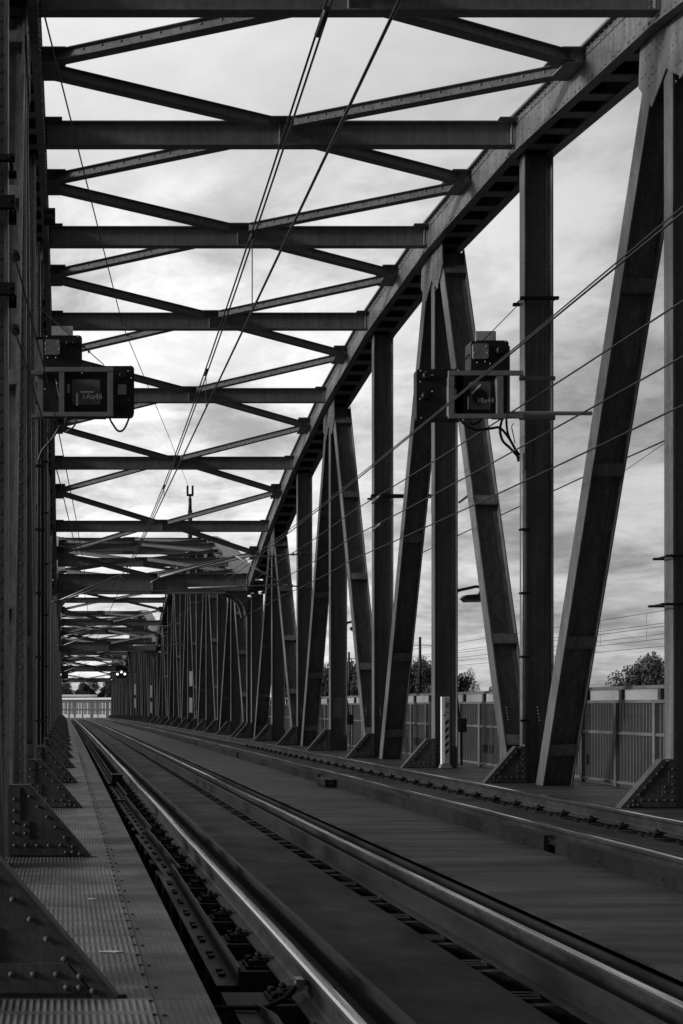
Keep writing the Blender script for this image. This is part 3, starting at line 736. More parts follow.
# clamps round posts
def clamp(x0, x1, y, z, lab, h=.05):
    mb = MB(); mb.box(x0, x1, y - .17, y - .12, z, z + h); mb.box(x0, x1, y + .12, y + .17, z, z + h)
    for x in (x0 + .04, x1 - .04): mb.tube([(x, y - .2, z + h / 2), (x, y + .2, z + h / 2)], .016, 6)
    tag(mb.build('cable_clamp', M_DARKSTEEL, origin=((x0 + x1) / 2, y, z)), lab, 'clamp', 'clamps on the posts')
clamp(7.86, 8.52, YN(3), CAM_H + 7.0, 'clamp bar high on the right post beside the signal')
clamp(7.78, 8.60, YN(2), CAM_H + 1.30, 'dark clamp bar on the right-edge post, lower one', .03)
clamp(7.84, 8.60, YN(2), CAM_H + 1.93, 'dark clamp bar on the right-edge post, upper one', .03)
clamp(-1.1, -.44, YN(1), CAM_H + 4.80, 'bolted clamp on the leftmost post, topmost of three')
clamp(-1.1, -.44, YN(1), CAM_H + 4.38, 'bolted clamp on the leftmost post, middle of three', .11)
clamp(-1.1, -.44, YN(1), CAM_H + 3.62, 'bolted clamp on the leftmost post, lowest of three', .10)
clamp(7.86, 8.52, YN(5), CAM_H + 5.33, 'clamp with cable arm on the fourth right post')
# cable conduits down the posts
def conduit(x, y, z0, z1, lab, mat):
    r = empty('conduit', (x, y, z0), lab, 'conduit', 'cable conduits on the posts')
    mb = MB(); mb.tube([(0, 0, 0), (0, 0, z1 - z0)], .028, 8); mb.tube([(.06, .02, 0), (.06, .02, z1 - z0 - .3)], .018, 6); mb.build('pipe', mat, r)
    k = int((z1 - z0) / 1.1)
    for i in range(k):
        mb = MB(); zz = .4 + i * 1.1; mb.box(-.05, .11, -.04, .05, zz, zz + .035); mb.build('clip', M_DARKSTEEL, r)
conduit(XR - .05, YN(3) - .13, .65, CAM_H + 4.35, 'cable conduit running down the right post below the signal', M_GALV)
conduit(XL + .05, YN(3) - .13, .65, CAM_H + 8.0, 'cable conduit running up the left post beside the signal', M_GUARD)
conduit(XL + .04, YN(4) - .13, .65, CAM_H + 8.0, 'cable conduit on the left post beyond the signal', M_GUARD)
# painted band on a post, cabinets, lamps, barrels on the outside of the right truss
mb = MB(); mb.box(XR + .11, XR + DEP - .11, YN(6) - .0135, YN(6) - .0095, .96, 1.57); tag(mb.build('identity_plate', M_SIGGREY, origin=(XR + .2, YN(6), 1)), 'paler grey plate on the web of the sixth right post', 'plate')
def outside_lamp(n, lab):
    y = YN(n); xo = XR + DEP; z = CAM_H + 2.46
    r = empty('bridge_lamp', (xo, y, z), lab, 'lamp', 'walkway lamps outside the right truss')
    mb = MB(); mb.tube([(0, 0, .0), (.1, 0, .03), (.42, 0, .10), (.49, 0, .10), (.53, 0, .06), (.535, 0, -.0), (.50, 0, -.07)], .034, 8); mb.box(.001, .02, -.05, .05, -.07, .07); mb.build('arm', M_CABLE, r)
    mb = MB(); mb.prism_y([(.10, -.17), (.18, -.09), (.60, -.06), (.66, -.11), (.62, -.16)], -.1, .1); mb.build('lamp_housing', M_CABLE, r)
    mb = MB(); mb.prism_y([(.12, -.175), (.62, -.165), (.60, -.23), (.18, -.235)], -.085, .085); mb.build('diffuser', M_GLASS, r)
    c = empty('cable_cabinet', (xo + .02, y, .75), lab.replace('lamp', 'cabinet under the lamp'), 'cabinet', 'cabinets outside the right truss')
    mb = MB(); mb.box(.0, .16, -.12, .12, 0, .30); mb.build('housing', M_DARKSTEEL, c)
    mb = MB(); mb.tube([(.05, 0, .30), (.03, 0, .48), (-.0, 0, .75)], .02, 6); mb.tube([(.1, 0, 0), (.1, 0, -.72)], .018, 8); mb.build('pipe', M_DARKSTEEL, c)
outside_lamp(4, 'black bracket lamp on the third right post, against the sky')
outside_lamp(6, 'black bracket lamp on the fifth right post, farther along')
# white striped marker post
def marker(u, v0, Y):
    mx = at(u, 705, Y).x
    r = empty('marker_post', (mx, Y, 0), 'white marker post with black slanted stripes by the third right post', 'marker post')
    mb = MB(); mb.box(-.085, -.02, -.05, .03, .02, 1.51); mb.build('reflector_strip', M_WHITE, r)
    mb = MB(); mb.box(-.0195, .085, -.03, .03, .02, 1.51); mb.build('stripe_board', mat_noise('marker_grey', .85, .5, .15, 5, 40), r)
    mb = MB()
    for i in range(5):
        z = .28 + i * .155; mb.prism_y([(-.012, z), (.082 - .012, z + .07), (.082 - .012, z + .14), (-.012, z + .07)], -.033, -.0305)
    mb.box(-.018, .084, -.033, -.0305, 1.175, 1.187); mb.tube([(-.03, -.055, 1.12), (-.03, -.0505, 1.12)], .02, 8)
    mb.box(.003, .021, -.033, -.0305, 1.27, 1.39); mb.box(.045, .063, -.033, -.0305, 1.27, 1.39); mb.box(.0215, .0445, -.033, -.0305, 1.32, 1.34)
    mb.build('stripes', M_BLACKP, r)
    mb = MB(); mb.prism_y([(-.12, 0), (.13, 0), (.09, .08), (.06, .11), (-.07, .11), (-.10, .06)], -.07, .06); mb.build('foot', M_SIGGREY, r)
marker(445, 767, 22.05)
# white boards on far posts
for (u, n, k, zs, lab) in ((190, 4, 1, ((1.0, 1.9), (2.6, 3.5)), 'pair of white boards on a post of the second span'), (151, 1, 2, ((.9, 1.9), (2.3, 3.4)), 'white boards on a post of the third span, nearer one'), (135, 6, 2, ((1.4, 2.5), (2.9, 4.1)), 'white boards on a post of the third span, farther one')):
    y = SPAN0[k] + n * D - .3; x = 7.6 if k == 1 else 7.85
    r = empty('marker_board', (x, y, dz(y)), lab, 'marker board', 'white marker boards on far posts')
    for z0, z1 in zs:
        mb = MB(); mb.box(-.09, .09, -.02, 0, z0, z1); mb.build('board', M_WHITE, r)
    mb = MB(); mb.box(-.03, .03, .001, .03, 0, zs[-1][1] + .1); mb.box(-.03, .4, .001, .03, zs[0][0] + .2, zs[0][0] + .25); mb.build('bracket', M_DARKSTEEL, r)

# ------------------------------------------------------------------ signals
def text_mesh(txt, size, loc, parent, name='lettering', mat=None):
    cu = bpy.data.curves.new(name, 'FONT'); cu.body = txt; cu.size = size; cu.extrude = .0015; cu.align_x = 'CENTER'; cu.align_y = 'CENTER'
    to = bpy.data.objects.new(name, cu); COL.objects.link(to)
    dg = bpy.context.evaluated_depsgraph_get(); me = bpy.data.meshes.new_from_object(to.evaluated_get(dg))
    bpy.data.objects.remove(to); o = bpy.data.objects.new(name, me); COL.objects.link(o); me.materials.clear(); me.materials.append(mat or M_WHITE)
    o.parent = parent; o.location = loc; o.rotation_euler = (R(90), 0, 0); return o
YS = 17.6
def signal(lab, pieces, text, tpos, tsize, cables, origin, stay, extra):
    r = empty('railway_signal', origin, lab, 'signal', 'signal assemblies hung from the trusses'); O = Vector(origin)
    def X(u): return (u - 65) / 1040 * YS - O.x
    def Z(v): return CAM_H + (705 - v) / 1040 * YS - O.z
    for name, mat, items in pieces:
        mb = MB()
        for (u0, u1, v0, v1, y0, y1, c) in items:
            if c: mb.rbox(X(u0), X(u1), y0, y1, Z(v1), Z(v0), c)
            else: mb.box(X(u0), X(u1), y0, y1, Z(v1), Z(v0))
            if name not in ('frame', 'hanger'): mb.build(name, mat, r); mb = MB()
        if mb.v: mb.build(name, mat, r)
    extra(r, X, Z)
    text_mesh(text, tsize, (X(tpos[0]), tpos[2] - .002, Z(tpos[1])), r)
    for pts, rad in cables:
        mb = MB(); mb.tube([(X(u), y, Z(v)) for u, v, y in pts], rad, 6); mb.build('cable', M_CABLE, r)
    mb = MB(); (a, b) = stay; mb.tube([(X(a[0]), .0, Z(a[1])), (X(b[0]), -.05, Z(b[1]))], .008, 5)
    p0, p1 = Vector((X(a[0]), 0, Z(a[1]))), Vector((X(b[0]), -.05, Z(b[1])))
    for f in (.62, .66, .70, .74, .78): 
        c = p0.lerp(p1, f); mb.tube([c - (p1 - p0) * .008, c + (p1 - p0) * .008], .022, 6)
    mb.build('stay_cable', M_WIRE, r)
    return r
def smooth_curve(ctrl, n=8):
    """Catmull-Rom through control tuples"""
    out = []; P = [ctrl[0]] + list(ctrl) + [ctrl[-1]]
    for i in range(1, len(P) - 2):
        for j in range(n):
            t = j / n; out.append(tuple(.5 * ((2 * b) + (-a + c) * t + (2 * a - 5 * b + 4 * c - d) * t * t + (-a + 3 * b - 3 * c + d) * t ** 3) for a, b, c, d in zip(P[i - 1], P[i], P[i + 1], P[i + 2])))
    out.append(tuple(ctrl[-1])); return out
def left_extra(r, X, Z):
    mb = MB()
    for (u, v, rr) in ((123, 376, .075), (123, 406, .085)):
        mb = MB(); mb.tube([(X(u), -.105, Z(v)), (X(u), -.02, Z(v))], [rr * .8, rr], 14); mb.build('lens_hood', M_SIGBLACK, r)
    for u, v in ((68, 346), (74, 346)):
        mb = MB(); mb.tube([(X(u), -.20, Z(v)), (X(u), -.13, Z(v))], [.03, .045], 10); mb.build('lens_hood', M_SIGBLACK, r)
    mb = MB()
    for (u, v) in ((47, 340), (78, 340), (46, 347), (58, 346), (46, 353), (59, 353), (48, 361), (56, 361), (90, 369), (129.5, 368), (128, 373), (131, 380), (128, 402), (45, 391), (57, 385), (82, 375), (99, 405)): mb.dome((X(u), -.176 if v < 368 else -.106, Z(v)), (0, -1, 0), .013)
    mb.build('bolt', M_SIGLITE, r)
pcsL = [('signal_head', M_SIGBLACK, [(43.5, 82, 338, 371, -.13, .12, .05), (86, 134, 367, 417, -.06, .10, .05), (43, 66, 371.2, 417, -.045, .10, 0), (60, 106.5, 371.4, 417.5, -.05, .12, 0)]),
        ('cover_plate', M_SIGGREY, [(45, 60, 343, 358, -.175, -.131, .03)]),
        ('sun_shield', M_SIGLITE, [(51.5, 73, 326, 338.2, .0, .02, 0)]),
        ('frame', M_SIGGREY, [(37, 112.5, 371.5, 376, -.24, -.20, 0), (37, 112.5, 415.9, 420, -.24, -.20, 0), (59, 64.2, 376.1, 415.8, -.235, -.195, 0), (107, 112.4, 376.1, 415.8, -.235, -.195, 0), (60.5, 62.5, 376.1, 415.8, -.194, -.06, 0), (109, 111, 376.1, 415.8, -.194, -.061, 0)]),
        ('hanger', M_SIGGREY, [(38, 43, 340, 414, -.02, .06, 0), (30, 43, 372, 376, -.10, .02, 0), (30, 43, 416, 419, -.10, .02, 0)]),
        ('display_panel', M_GLASS, [(72, 100, 381, 406, -.075, -.051, .03)]),
        ('white_mark', M_WHITE, [(76, 78, 394.5, 407, -.079, -.0755, 0), (80.5, 93, 392.6, 394, -.079, -.0755, 0)]),
        ('service_flap', M_SIGLITE, [(67, 70, 385, 394, -.066, -.0505, 0), (117.5, 126, 386, 396, -.085, -.0605, 0)])]
cabL = [(smooth_curve([(108, 419, -.2), (112, 426, -.15), (118, 432.5, -.1), (124, 430, -.08), (129.5, 417, -.02)]), .017), (smooth_curve([(74.5, 411, -.1), (76, 420, -.15), (74, 428, -.12), (66, 432, 0)]), .016),
        (smooth_curve([(67, 412, -.1), (66, 421, -.1), (64, 428, 0)]), .014), (smooth_curve([(60, 424, .1), (52, 436, .2), (42, 446, .3), (38, 456, .35)]), .022), (smooth_curve([(56, 380, -.06), (58, 392, -.08), (61, 405, -.1), (66, 425, 0)]), .012)]
signal('signal group facing away, hung on the left truss, marked 1Aa46', pcsL, '1Aa46', (92, 398, -.0785), .135, cabL, (XL + .25, YS, CAM_H + 5.3), ((36, 305), (104, 366)), left_extra)
def right_extra(r, X, Z):
    for u, v, ya, yb in ((496, 354, -.22, -.13), (425, 377, -.12, -.06), (424, 397, -.11, -.06)):
        mb = MB(); mb.tube([(X(u), ya, Z(v)), (X(u), yb, Z(v))], [.055, .08], 12); mb.build('lens_hood', M_SIGBLACK, r)
    mb = MB()
    for (u, v) in ((471.5, 344.5), (501, 345), (482, 350), (470, 356.5), (483, 356.5), (473, 366), (481, 365), (486, 367), (419.5, 372), (457, 371.5), (419, 383), (419, 400), (431, 392.5), (420, 419), (454, 385), (454, 413), (501, 412)): mb.dome((X(u), -.176 if v < 368 else -.066, Z(v)), (0, -1, 0), .013)
    mb.build('bolt', M_SIGLITE, r)
    mb = MB(); mb.bar((X(470), -.077, Z(395)), (X(479), -.077, Z(386)), (0, 1, 0), .004, .028); mb.bar((X(424), -.07, Z(376.5)), (X(432), -.07, Z(376.5)), (0, 1, 0), .01, .02); mb.build('white_mark', M_WHITE, r)
    mb = MB(); mb.tube([(X(478), -.0785, Z(398)), (X(478), -.0755, Z(398))], .13, 20); mb.build('round_cover', M_SIGBLACK, r)
    # long rod from the post to the outside, and the bracket arms that hold the frame
    mb = MB(); mb.tube([(X(505), .05, Z(412.5)), (X(593), .05, Z(412.5))], .035, 8); mb.build('support_rod', M_SIGLITE, r)
    mb = MB(); mb.bar((X(516), -.19, Z(377.5)), (X(527), .16, Z(373)), (0, 0, 1), .075, .03); mb.box(X(524), X(560), .165, .20, Z(377), Z(373)); mb.build('bracket_arm', M_SIGGREY, r)
    mb = MB(); mb.bar((X(516), -.19, Z(419)), (X(527), .16, Z(415)), (0, 0, 1), .075, .03)
    mb.box(X(524), X(560), .165, .20, Z(417), Z(412.5)); mb.build('bracket_arm', M_SIGGREY, r)
pcsR = [('signal_head', M_SIGBLACK, [(468, 505.5, 343, 374.5, -.13, .12, .05), (415.5, 462, 370, 421, -.05, .10, .04), (455, 499, 374.6, 417, -.05, .12, 0), (494, 506, 374.8, 418, -.045, .10, 0)]),
        ('cover_plate', M_SIGGREY, [(469, 484.5, 347, 362, -.175, -.131, .03)]),
        ('sun_shield', M_SIGLITE, [(476, 496, 331, 343.2, .0, .02, 0)]),
        ('backing_sheet', M_SIGGREY, [(505.6, 510, 346, 418, .0, .06, 0)]),
        ('frame', M_SIGGREY, [(443.5, 517, 375, 379.6, -.24, -.20, 0), (443.5, 517, 417.6, 422, -.24, -.20, 0), (443.5, 449, 379.7, 417.5, -.235, -.195, 0), (491.5, 497.5, 379.7, 417.5, -.235, -.195, 0), (445.5, 447, 379.7, 417.5, -.194, -.051, 0), (493.5, 495.5, 379.7, 417.5, -.194, -.051, 0)]),
        ('display_panel', M_GLASS, [(468, 489, 383, 411, -.075, -.051, .03)]),
        ('white_marker', M_WHITE, [(465.6, 467, 398, 410.5, -.079, -.0755, 0)]),
        ('service_flap', M_SIGLITE, [(449.2, 455, 390, 399, -.066, -.0505, 0), (497.8, 500.5, 389, 398.5, -.066, -.0505, 0)])]
cabR = [(smooth_curve([(456, 421, -.15), (464, 428, -.12), (475, 431.5, -.1), (490, 429.5, -.08), (500, 428, 0), (511, 436, .1), (521, 448, .2), (525, 458, .25)]), .022),
        (smooth_curve([(501, 420, -.05), (500, 430, 0), (504, 440, .05), (514, 446, .15), (525, 455, .22)]), .022), (smooth_curve([(505, 420, -.05), (509, 432, .05), (517, 443, .15), (525.5, 452, .22)]), .018),
        (smooth_curve([(464, 417, -.15), (466, 424, -.16), (470, 427, -.16), (477, 423, -.14), (484, 414, -.06)]), .02), (smooth_curve([(516, 422, .1), (513, 426, .05), (516, 434, .1), (520, 440, .2)]), .008)]
signal('signal group facing away, hung on the right truss, marked 1Ba44', pcsR, '1Ba44', (483.5, 402, -.0785), .115, cabR, (XR - .25, YS, CAM_H + 5.3), ((518, 305), (450, 374)), right_extra)

# lit signals far down the bridge
def far_signal(x, y, lamps, lab):
    z = CAM_H + 4.3
    r = empty('lit_signal', (x, y, z + dz(y)), lab, 'signal', 'lit signals far down the bridge')
    mb = MB(); mb.rbox(-.75, .75, 0, .15, -.5, 1.1, .1); mb.box(-.8, .8, -.1, 0, .55, .62); mb.build('signal_head', M_SIGBLACK, r)
    mb = MB(); mb.box(.3, 1.4, .151, .2, .2, .3); mb.box(-1.3, .3, .201, .25, .2, .3); mb.build('bracket_arm', M_DARKSTEEL, r)
    for (lx, lz) in lamps:
        mb = MB()
        mb.tube([(lx, -.12, lz), (lx, -.10, lz), (lx, -.001, lz)], [.10, .14, .15], 12); mb.build('signal_lamp', M_LAMP, r)
far_signal(6.95, 128, ((-.5, .0), (.0, .28), (.42, .02)), 'three white signal lights in a triangle far down the right side')
far_signal(-.35, 128, ((-.25, -.05),), 'single white signal light far down the left side')

# ------------------------------------------------------------------ overhead line
def wire(name, pts, r, lab, cat, mat=M_WIRE, group=None, droppers=()):
    o = Vector(pts[0]); root = None
    mb = MB(); mb.tube(pts, r, 5)
    w = tag(mb.build(name, mat, origin=tuple(o)), lab, cat, group)
    for d in droppers:
        mb = MB(); mb.tube(d[:2], .006, 4); c = Vector(d[0])
        if len(d) > 2: mb.tube([c - Vector((0, d[2], 0)), c + Vector((0, d[2], 0))], .026, 6)
        mb.build('dropper', mat, w, origin=tuple(o))
    return w
def zmess(y): return CAM_H + 4.28 + .00300 * max(0, 26 - y) ** 2 + .0022 * max(0, y - 26) ** 2
def xs1(y): return 1.98
yy = [-3, 0, 2, 4, 6, 8, 10, 12, 14, 16, 18, 20, 22, 24, 26, 28, 30, 33, 36, 40, 44]
wire('contact_wire', [(1.98, y, CAM_H + 4.17) for y in (-3, 10, 20, 44, 90, 150, 178)], .012, 'contact wire over the near track, right of the pair in the sky', 'wire', group='overhead wires')
dr = [((1.98, y, zmess(y)), (1.98, y, CAM_H + 4.17 if y > 9 else zmess(y) - .02), s_) for y, s_ in ((8.0, .15), (11.0, .07), (14.6, .10), (20.8, .12), (27, .08), (33, .08))]
for off, lab in ((-.015, 'left strand of the twin carrier wire over the near track'), (.03, 'right strand of the twin carrier wire over the near track')):
    wire('messenger_wire', [(1.98 + off, y, zmess(y) + abs(off)) for y in yy], .010, lab, 'wire', group='overhead wires', droppers=dr if off < 0 else ())
wire('contact_wire', [(5.47, y, CAM_H + z) for y, z in ((-3, 4.44), (5, 4.40), (10, 4.35), (15, 4.28), (20, 4.22), (28, 4.2), (36, 4.2), (90, 4.25), (150, 4.25), (178, 4.25))], .012, 'contact wire over the far track, crossing the right signal', 'wire', group='overhead wires')
wire('messenger_wire', [(5.49, y, CAM_H + 4.28 + .0009 * (y - 22) ** 2) for y in yy if y < 37], .009, 'carrier wire just above the far contact wire', 'wire', group='overhead wires',
     droppers=[((5.49, y, CAM_H + 4.28 + .0009 * (y - 22) ** 2), (5.47, y, CAM_H + 4.22)) for y in (20, 27, 33)])
for x, z, lab in ((7.30, 4.98, 'upper feeder cable slung along the right truss'), (7.32, 4.33, 'middle feeder cable slung along the right truss'), (7.30, 3.74, 'lower feeder cable slung along the right truss')):
    pts = []
    for a, b in ((-3, 26.7), (26.7, 35.5), (35.5, 44.5)):
        n = 10
        for i in range(n + 1):
            t = i / n; y = a + (b - a) * t; pts.append((x + (.15 * y / 44), y, CAM_H + z - 4 * t * (1 - t) * .012 * (b - a) * .5))
    wire('feeder_cable', pts, .013, lab, 'cable', group='feeder cables along the right truss')
wire('feeder_cable', [(8.95, y, CAM_H + 3.95 - .0009 * (y - 14) ** 2) for y in (0, 6, 10, 14, 18, 22, 27)], .012, 'outer feeder cable behind the right posts', 'cable', group='feeder cables along the right truss',
     droppers=[((8.95, 15.3, CAM_H + 3.94), (8.95, 16.8, CAM_H + 3.72))])
# cable arm at the fourth right post, with insulators
r = empty('cable_crossarm', (8.4, YN(5) - .22, CAM_H + 5.35), 'horizontal cable arm with pale insulators across the fourth right post', 'cable arm')
o3 = (8.4, YN(5) - .22, CAM_H + 5.35)
mb = MB(); mb.box(7.85, 9.5, YN(5) - .26, YN(5) - .18, CAM_H + 5.31, CAM_H + 5.40); mb.box(9.4, 9.46, YN(5) - .26, YN(5) - .18, CAM_H + 4.9, CAM_H + 5.30); mb.build('arm', M_DARKSTEEL, r, origin=o3)
for (xx, zz) in ((7.35, 4.83), (7.37, 4.18), (9.43, 4.85)):
    mb = MB(); mb.tube([(xx, YN(5) - 2.6, CAM_H + zz + .05), (xx, YN(5) - 2.0, CAM_H + zz + .0)], .03, 8); mb.build('insulator', M_WIREL, r, origin=o3)
# wires from the left truss out over the track, with insulators at the posts
for (z0, lab) in ((4.75, 'upper anchor wire slanting from the left truss over the track'), (3.97, 'lower anchor wire slanting from the left truss over the track')):
    ptsA = [(-.53, 11.0), (-.25, 15.3), (-.09, 18.4), (.27, 26), (.98, 43.5)]
    w = wire('anchor_wire', [(x, y, CAM_H + z0 - .004 * (y - 11)) for x, y in ptsA], .010, lab, 'wire', group='anchor wires at the left truss')
    mb = MB()
    for i in range(3): mb.tube([(-.53 + .003 * i, 10.95 + .05 * i, CAM_H + z0), (-.53 + .003 * i, 10.97 + .05 * i, CAM_H + z0)], [.05, .035], 8)
    mb.tube([(-.54, 10.88, CAM_H + z0), (-.52, 11.15, CAM_H + z0)], .018, 6); mb.build('insulator', M_CERAM, w, origin=(-.53, 11.0, CAM_H + z0))
# cantilevers
def canti(name, tubes, ins, lab):
    o = tubes[0][0]; r = empty(name, tuple(o), lab, 'cantilever', 'cantilevers holding the overhead line')
    for a, b, rad in tubes:
        mb = MB(); mb.tube([a, b], rad, 8); mb.build('tube', M_GALV, r, origin=tuple(o))
    for a, b in ins:
        mb = MB(); a, b = Vector(a), Vector(b); mb.tube([a, b], .025, 8)
        for i in range(5):
            c = a.lerp(b, .15 + .7 * i / 4); d = (b - a).normalized() * .012; mb.tube([c - d, c + d], .055, 8)
        mb.build('insulator', M_CERAM, r, origin=tuple(o))
YC = 35.3
canti('cantilever', [(at(283, 585, YC), at(188, 588, YC), .03), (at(275, 556, YC), at(235, 557, YC), .028), (at(235, 557, YC), at(160, 577, YC), .035), (at(283, 585, YC), at(236, 556, YC), .03), (at(160, 577, YC), at(150, 583, YC), .02)],
      [(at(312, 588, YC), at(283, 585, YC)), (at(312, 553, YC), at(275, 556, YC))], 'pale tubular cantilever reaching from the seventh right post over the far track')
YC2 = 39.6
canti('cantilever', [(at(60, 600, YC2), at(119, 575, YC2), .03), (at(68, 598, YC2), at(124, 579, YC2), .024), (at(119, 575, YC2), at(124, 579, YC2), .02)], [(at(52, 602, YC2), at(60, 600, YC2))], 'pale tubular cantilever reaching from the left truss below the portal')
for k in range(1, 4):
    for sg in (-1, 1):
        y = SPAN0[k] + 5 * D - .3; zz = CAM_H + dz(y)
        if sg > 0: canti('cantilever', [(Vector((7.5, y, zz + 4.0)), Vector((4.4, y, zz + 4.0)), .03), (Vector((7.5, y, zz + 5.3)), Vector((5.4, y, zz + 5.2)), .03), (Vector((7.5, y, zz + 4.05)), Vector((5.4, y, zz + 5.15)), .03)], [(Vector((7.95, y, zz + 4.0)), Vector((7.5, y, zz + 4.0)))], 'tubular cantilever over the far track in the %s span' % SPANW[k])
        else: canti('cantilever', [(Vector((-.1, y, zz + 4.0)), Vector((2.6, y, zz + 5.0)), .03), (Vector((-.1, y, zz + 4.6)), Vector((2.2, y, zz + 5.1)), .025)], [(Vector((-.5, y, zz + 4.0)), Vector((-.1, y, zz + 4.0)))], 'tubular cantilever over the near track in the %s span' % SPANW[k])
# aerial mast on the second span, with a thin earth wire
ym = 65.7; zt = CAM_H + 220 / 1040 * ym
r = empty('aerial_mast', (7.9, ym, zt - 4.6), 'thin black mast with a forked head rising above the second span', 'mast')
mb = MB(); mb.tube([(0, 0, 0), (0, 0, 3.0)], .15, 8); mb.tube([(0, 0, 3.0), (0, 0, 3.75)], .11, 8); mb.build('pole', M_CABLE, r)
mb = MB(); mb.box(-.21, .21, -.08, .08, 3.90, 4.02); mb.box(-.22, -.10, -.08, .08, 4.021, 4.55); mb.box(.10, .22, -.08, .08, 4.021, 4.55); mb.tube([(0, 0, 3.76), (0, 0, 3.90)], .07, 8); mb.build('aerial', M_CABLE, r)
wire('earth_wire', [(-.33, 12.9, CAM_H + 8.85), (1.5, 27, CAM_H + 9.85), (4.5, 45, CAM_H + 11.6), (7.8, ym, zt - .1)], .012, 'thin slack wire from the left truss to the forked mast', 'wire')
mb = MB(); 
p0 = at(46, 222, 14.5); mb.box(p0.x - .03, p0.x + .13, 14.4, 14.6, p0.z, p0.z + .05); mb.box(p0.x, p0.x + .1, 14.42, 14.58, p0.z + .051, p0.z + .11); mb.box(p0.x - .03, p0.x + .13, 14.4, 14.6, p0.z + .111, p0.z + .15)
tag(mb.build('cable_clamp', M_DARKSTEEL, origin=tuple(p0)), 'small stacked clamp on the inner edge of the left top chord', 'clamp')

# ------------------------------------------------------------------ beyond the bridge
# masts and wires of the neighbouring line
MX = 26.0
for (u, top, lab) in ((420, 637, 'dark overhead line mast with crossarm beyond the fence, taller one'), (349, 652, 'dark overhead line mast beyond the fence, farther left'), (410, 700, None)):
    if lab is None: continue
    Y = MX * 1040 / (u - 65); zt = CAM_H + (705 - top) / 1040 * Y
    r = empty('line_mast', (MX, Y, 1.5), lab, 'mast', 'overhead line masts beyond the fence')
    mb = MB(); mb.tube([(0, 0, 0), (0, 0, zt - 1.5)], [.13, .09], 8); mb.build('pole', M_CABLE, r)
    mb = MB(); mb.tube([(-.9, 0, zt - 2.1), (.9, 0, zt - 2.1)], .025, 6); mb.tube([(0, 0, zt - 4.6), (2.6, 0, zt - 3.1)], .03, 6); mb.tube([(0, 0, zt - 4.6), (-2.6, 0, zt - 3.1)], .03, 6); mb.build('crossarm', M_CABLE, r)
mb = MB(); Y = MX * 1040 / (407 - 65); 
mb.tube([(MX, Y, 1.5), (MX, Y, 5.2)], .16, 8); tag(mb.build('lamp_post', M_SIGLITE, origin=(MX, Y, 1.5)), 'short pale post beside the dark mast beyond the fence', 'post')
for i, (z, dro) in enumerate(((4.16, ()), (3.62, ()), (3.48, ()), (3.15, ()), (2.94, ()), (2.62, ()))):
    ws = wire('line_wire', [(MX + (i % 2) * 1.2, y, CAM_H + z * (1 + (i % 2) * .046) - .06 * math.sin((y - 20) / 56 * math.pi)) for y in (-5, 20, 34, 48, 62, 76, 95, 130, 180)], .013, '%s wire from the top beyond the fence, left of the right-edge post' % ORD[i], 'wire', group='wires of the neighbouring line',
              droppers=[((MX, y, CAM_H + z - .05), (MX, y, CAM_H + (3.62 if z > 4 else 2.94) - .05)) for y in ((46.5, 50.5) if i in (0, 2) else ())])

def leaf_tree(name, H, cw, ch, nleaf, leaf, seed, dark):
    rnd = random.Random(seed); root = empty(name, (0, 0, 0), '', 'tree', 'trees beyond the bridge')
    mb = MB(); mb.tube([(0, 0, 0), (.1, .05, H * .35), (.0, .1, H * .6), (.15, 0, H * .85)], [.035 * H, .026 * H, .016 * H, .006 * H], 8)
    lobes = []
    for i in range(22):
        a = rnd.uniform(0, 6.28); rr = cw * rnd.uniform(.15, .42); z = H - ch + ch * rnd.uniform(.12, .85); c = Vector((rr * math.cos(a), rr * math.sin(a), z)); lobes.append((c, cw * rnd.uniform(.13, .24)))
        mb.tube([(0, 0, z * .62), tuple(c * .6 + Vector((0, 0, z * .28))), tuple(c)], [.012 * H, .008 * H, .004 * H], 5)
    lobes.append((Vector((0, 0, H - ch * .2)), cw * .2))
    mb.build('trunk', M_BARK, root)
    mb = MB()
    for i in range(nleaf):
        c, rad = rnd.choice(lobes); d = Vector((rnd.gauss(0, 1), rnd.gauss(0, 1), rnd.gauss(0, 1))).normalized(); p = c + d * rad * (rnd.random() ** .45) * Vector((1, 1, .85)).length / 1.65
        n = Vector((rnd.gauss(0, 1), rnd.gauss(0, 1), rnd.gauss(.5, 1))).normalized(); u = n.orthogonal().normalized(); v = n.cross(u); l = leaf * rnd.uniform(.6, 1.4)
        mb.add([p - u * l, p + v * l * .55, p + u * l, p - v * l * .55], [(0, 1, 2, 3)])
    mb.build('crown', M_LEAF, root); return root
protos = [leaf_tree('broadleaf_tree', 11, 8.0, 7.5, 19000, .15, 3, 0), leaf_tree('broadleaf_tree', 12, 7, 9, 14000, .14, 5, 0), leaf_tree('slender_tree', 13, 4.6, 10.5, 8000, .13, 9, 0)]
def tree_at(u, vtop, Y, kind, wf, lab, used=set(), z=-6.0):
    p = protos[kind]; o = p if kind not in used else dup(p); used.add(kind)
    x = (u - 65) / 1040 * Y; top = CAM_H + (705 - vtop) / 1040 * Y; H0 = (11, 12, 13)[kind]; s_ = (top - z) / H0
    o.location = (x, Y, z); o.scale = (s_ * wf, s_ * wf, s_); o.rotation_euler = (0, 0, random.uniform(0, 6)); o['label'] = lab
tree_at(647, 655, 92, 0, .62, 'broad bushy tree above the fence by the right-edge post')
tree_at(688, 652, 98, 1, .7, 'bushy tree behind the right-edge post')
tree_at(465, 668, 120, 1, .42, 'small round tree right of the striped marker, above the fence')
tree_at(492, 683, 150, 1, .25, 'low tree tip between post and diagonal above the fence')
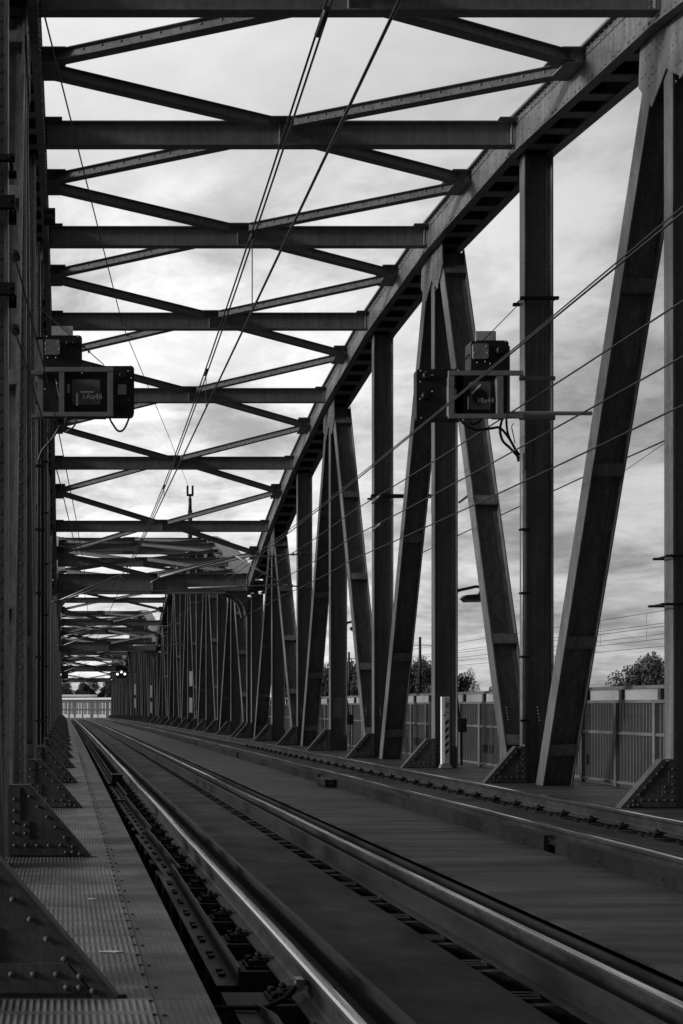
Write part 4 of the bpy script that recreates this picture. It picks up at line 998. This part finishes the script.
tree_at(431, 656, 120, 1, .65, 'tall dark tree right of the taller line mast')
tree_at(411, 659, 125, 0, .6, 'dark tree left of the taller line mast')
tree_at(358, 655, 130, 2, .8, 'dark tree beside the farther line mast')
tree_at(324, 660, 140, 1, .8, 'dark tree seen past the fifth right post')
tree_at(340, 662, 150, 0, .8, 'tree behind the sixth right post')
tree_at(300, 668, 160, 0, .8, 'far tree in the gap between the sixth and seventh right posts')
for i, u in enumerate((58, 67, 75, 84, 93, 101, 110, 120)):
    tree_at(u, (683, 680, 687, 682, 679, 685, 680, 684)[i], 330 + 8 * (i % 3), i % 3, .8, 'dark tree behind the pale building at the end of the bridge, %s from the left' % ORD[i], z=-2.2)
# pale building across the end of the line
bld = empty('low_building', (10, 285, -2.2), 'long pale low building with bright eaves across the end of the bridge', 'building'); ob = (10, 285, -2.2)
mb = MB(); mb.box(-25, 55, 285, 300, -2.2, 2.8); mb.build('wall', M_WALLP, bld, origin=ob)
mb = MB(); mb.box(-26, 56, 284, 301, 2.801, 3.35); mb.build('roof', M_WHITE, bld, origin=ob)
x = -14.0; i = 0
rw = random.Random(4)
mb = MB(); mb.box(-25.2, 55.2, 284.6, 284.89, .1, .3); mb.box(-25.2, 55.2, 284.6, 284.89, 2.25, 2.5); mb.build('ledge', M_WALLG, bld, origin=ob)
while x < 38:
    w = rw.choice((.2, .3, .45, .8)); mb = MB(); mb.box(x, x + w, 284.9, 284.99, -1.2 if i % 3 else -2.1, 2.2); 
    if i < 90: mb.build('window', M_WALLG if i % 3 else M_GLASS, bld, origin=ob)
    x += w + rw.choice((.2, .3, .5)); i += 1
bld.rotation_euler = (0, 0, R(-30))
b2 = empty('roof_hall', (4, 310, -2.2), 'small pale hall with a flat roof rising behind the low building', 'building')
mb = MB(); mb.box(-5, 5, -4, 4, 0, 6.0); mb.build('wall', M_WALLG, b2)
mb = MB(); mb.box(-5.5, 5.5, -4.5, 4.5, 6.001, 6.6); mb.build('roof', M_WHITE, b2)
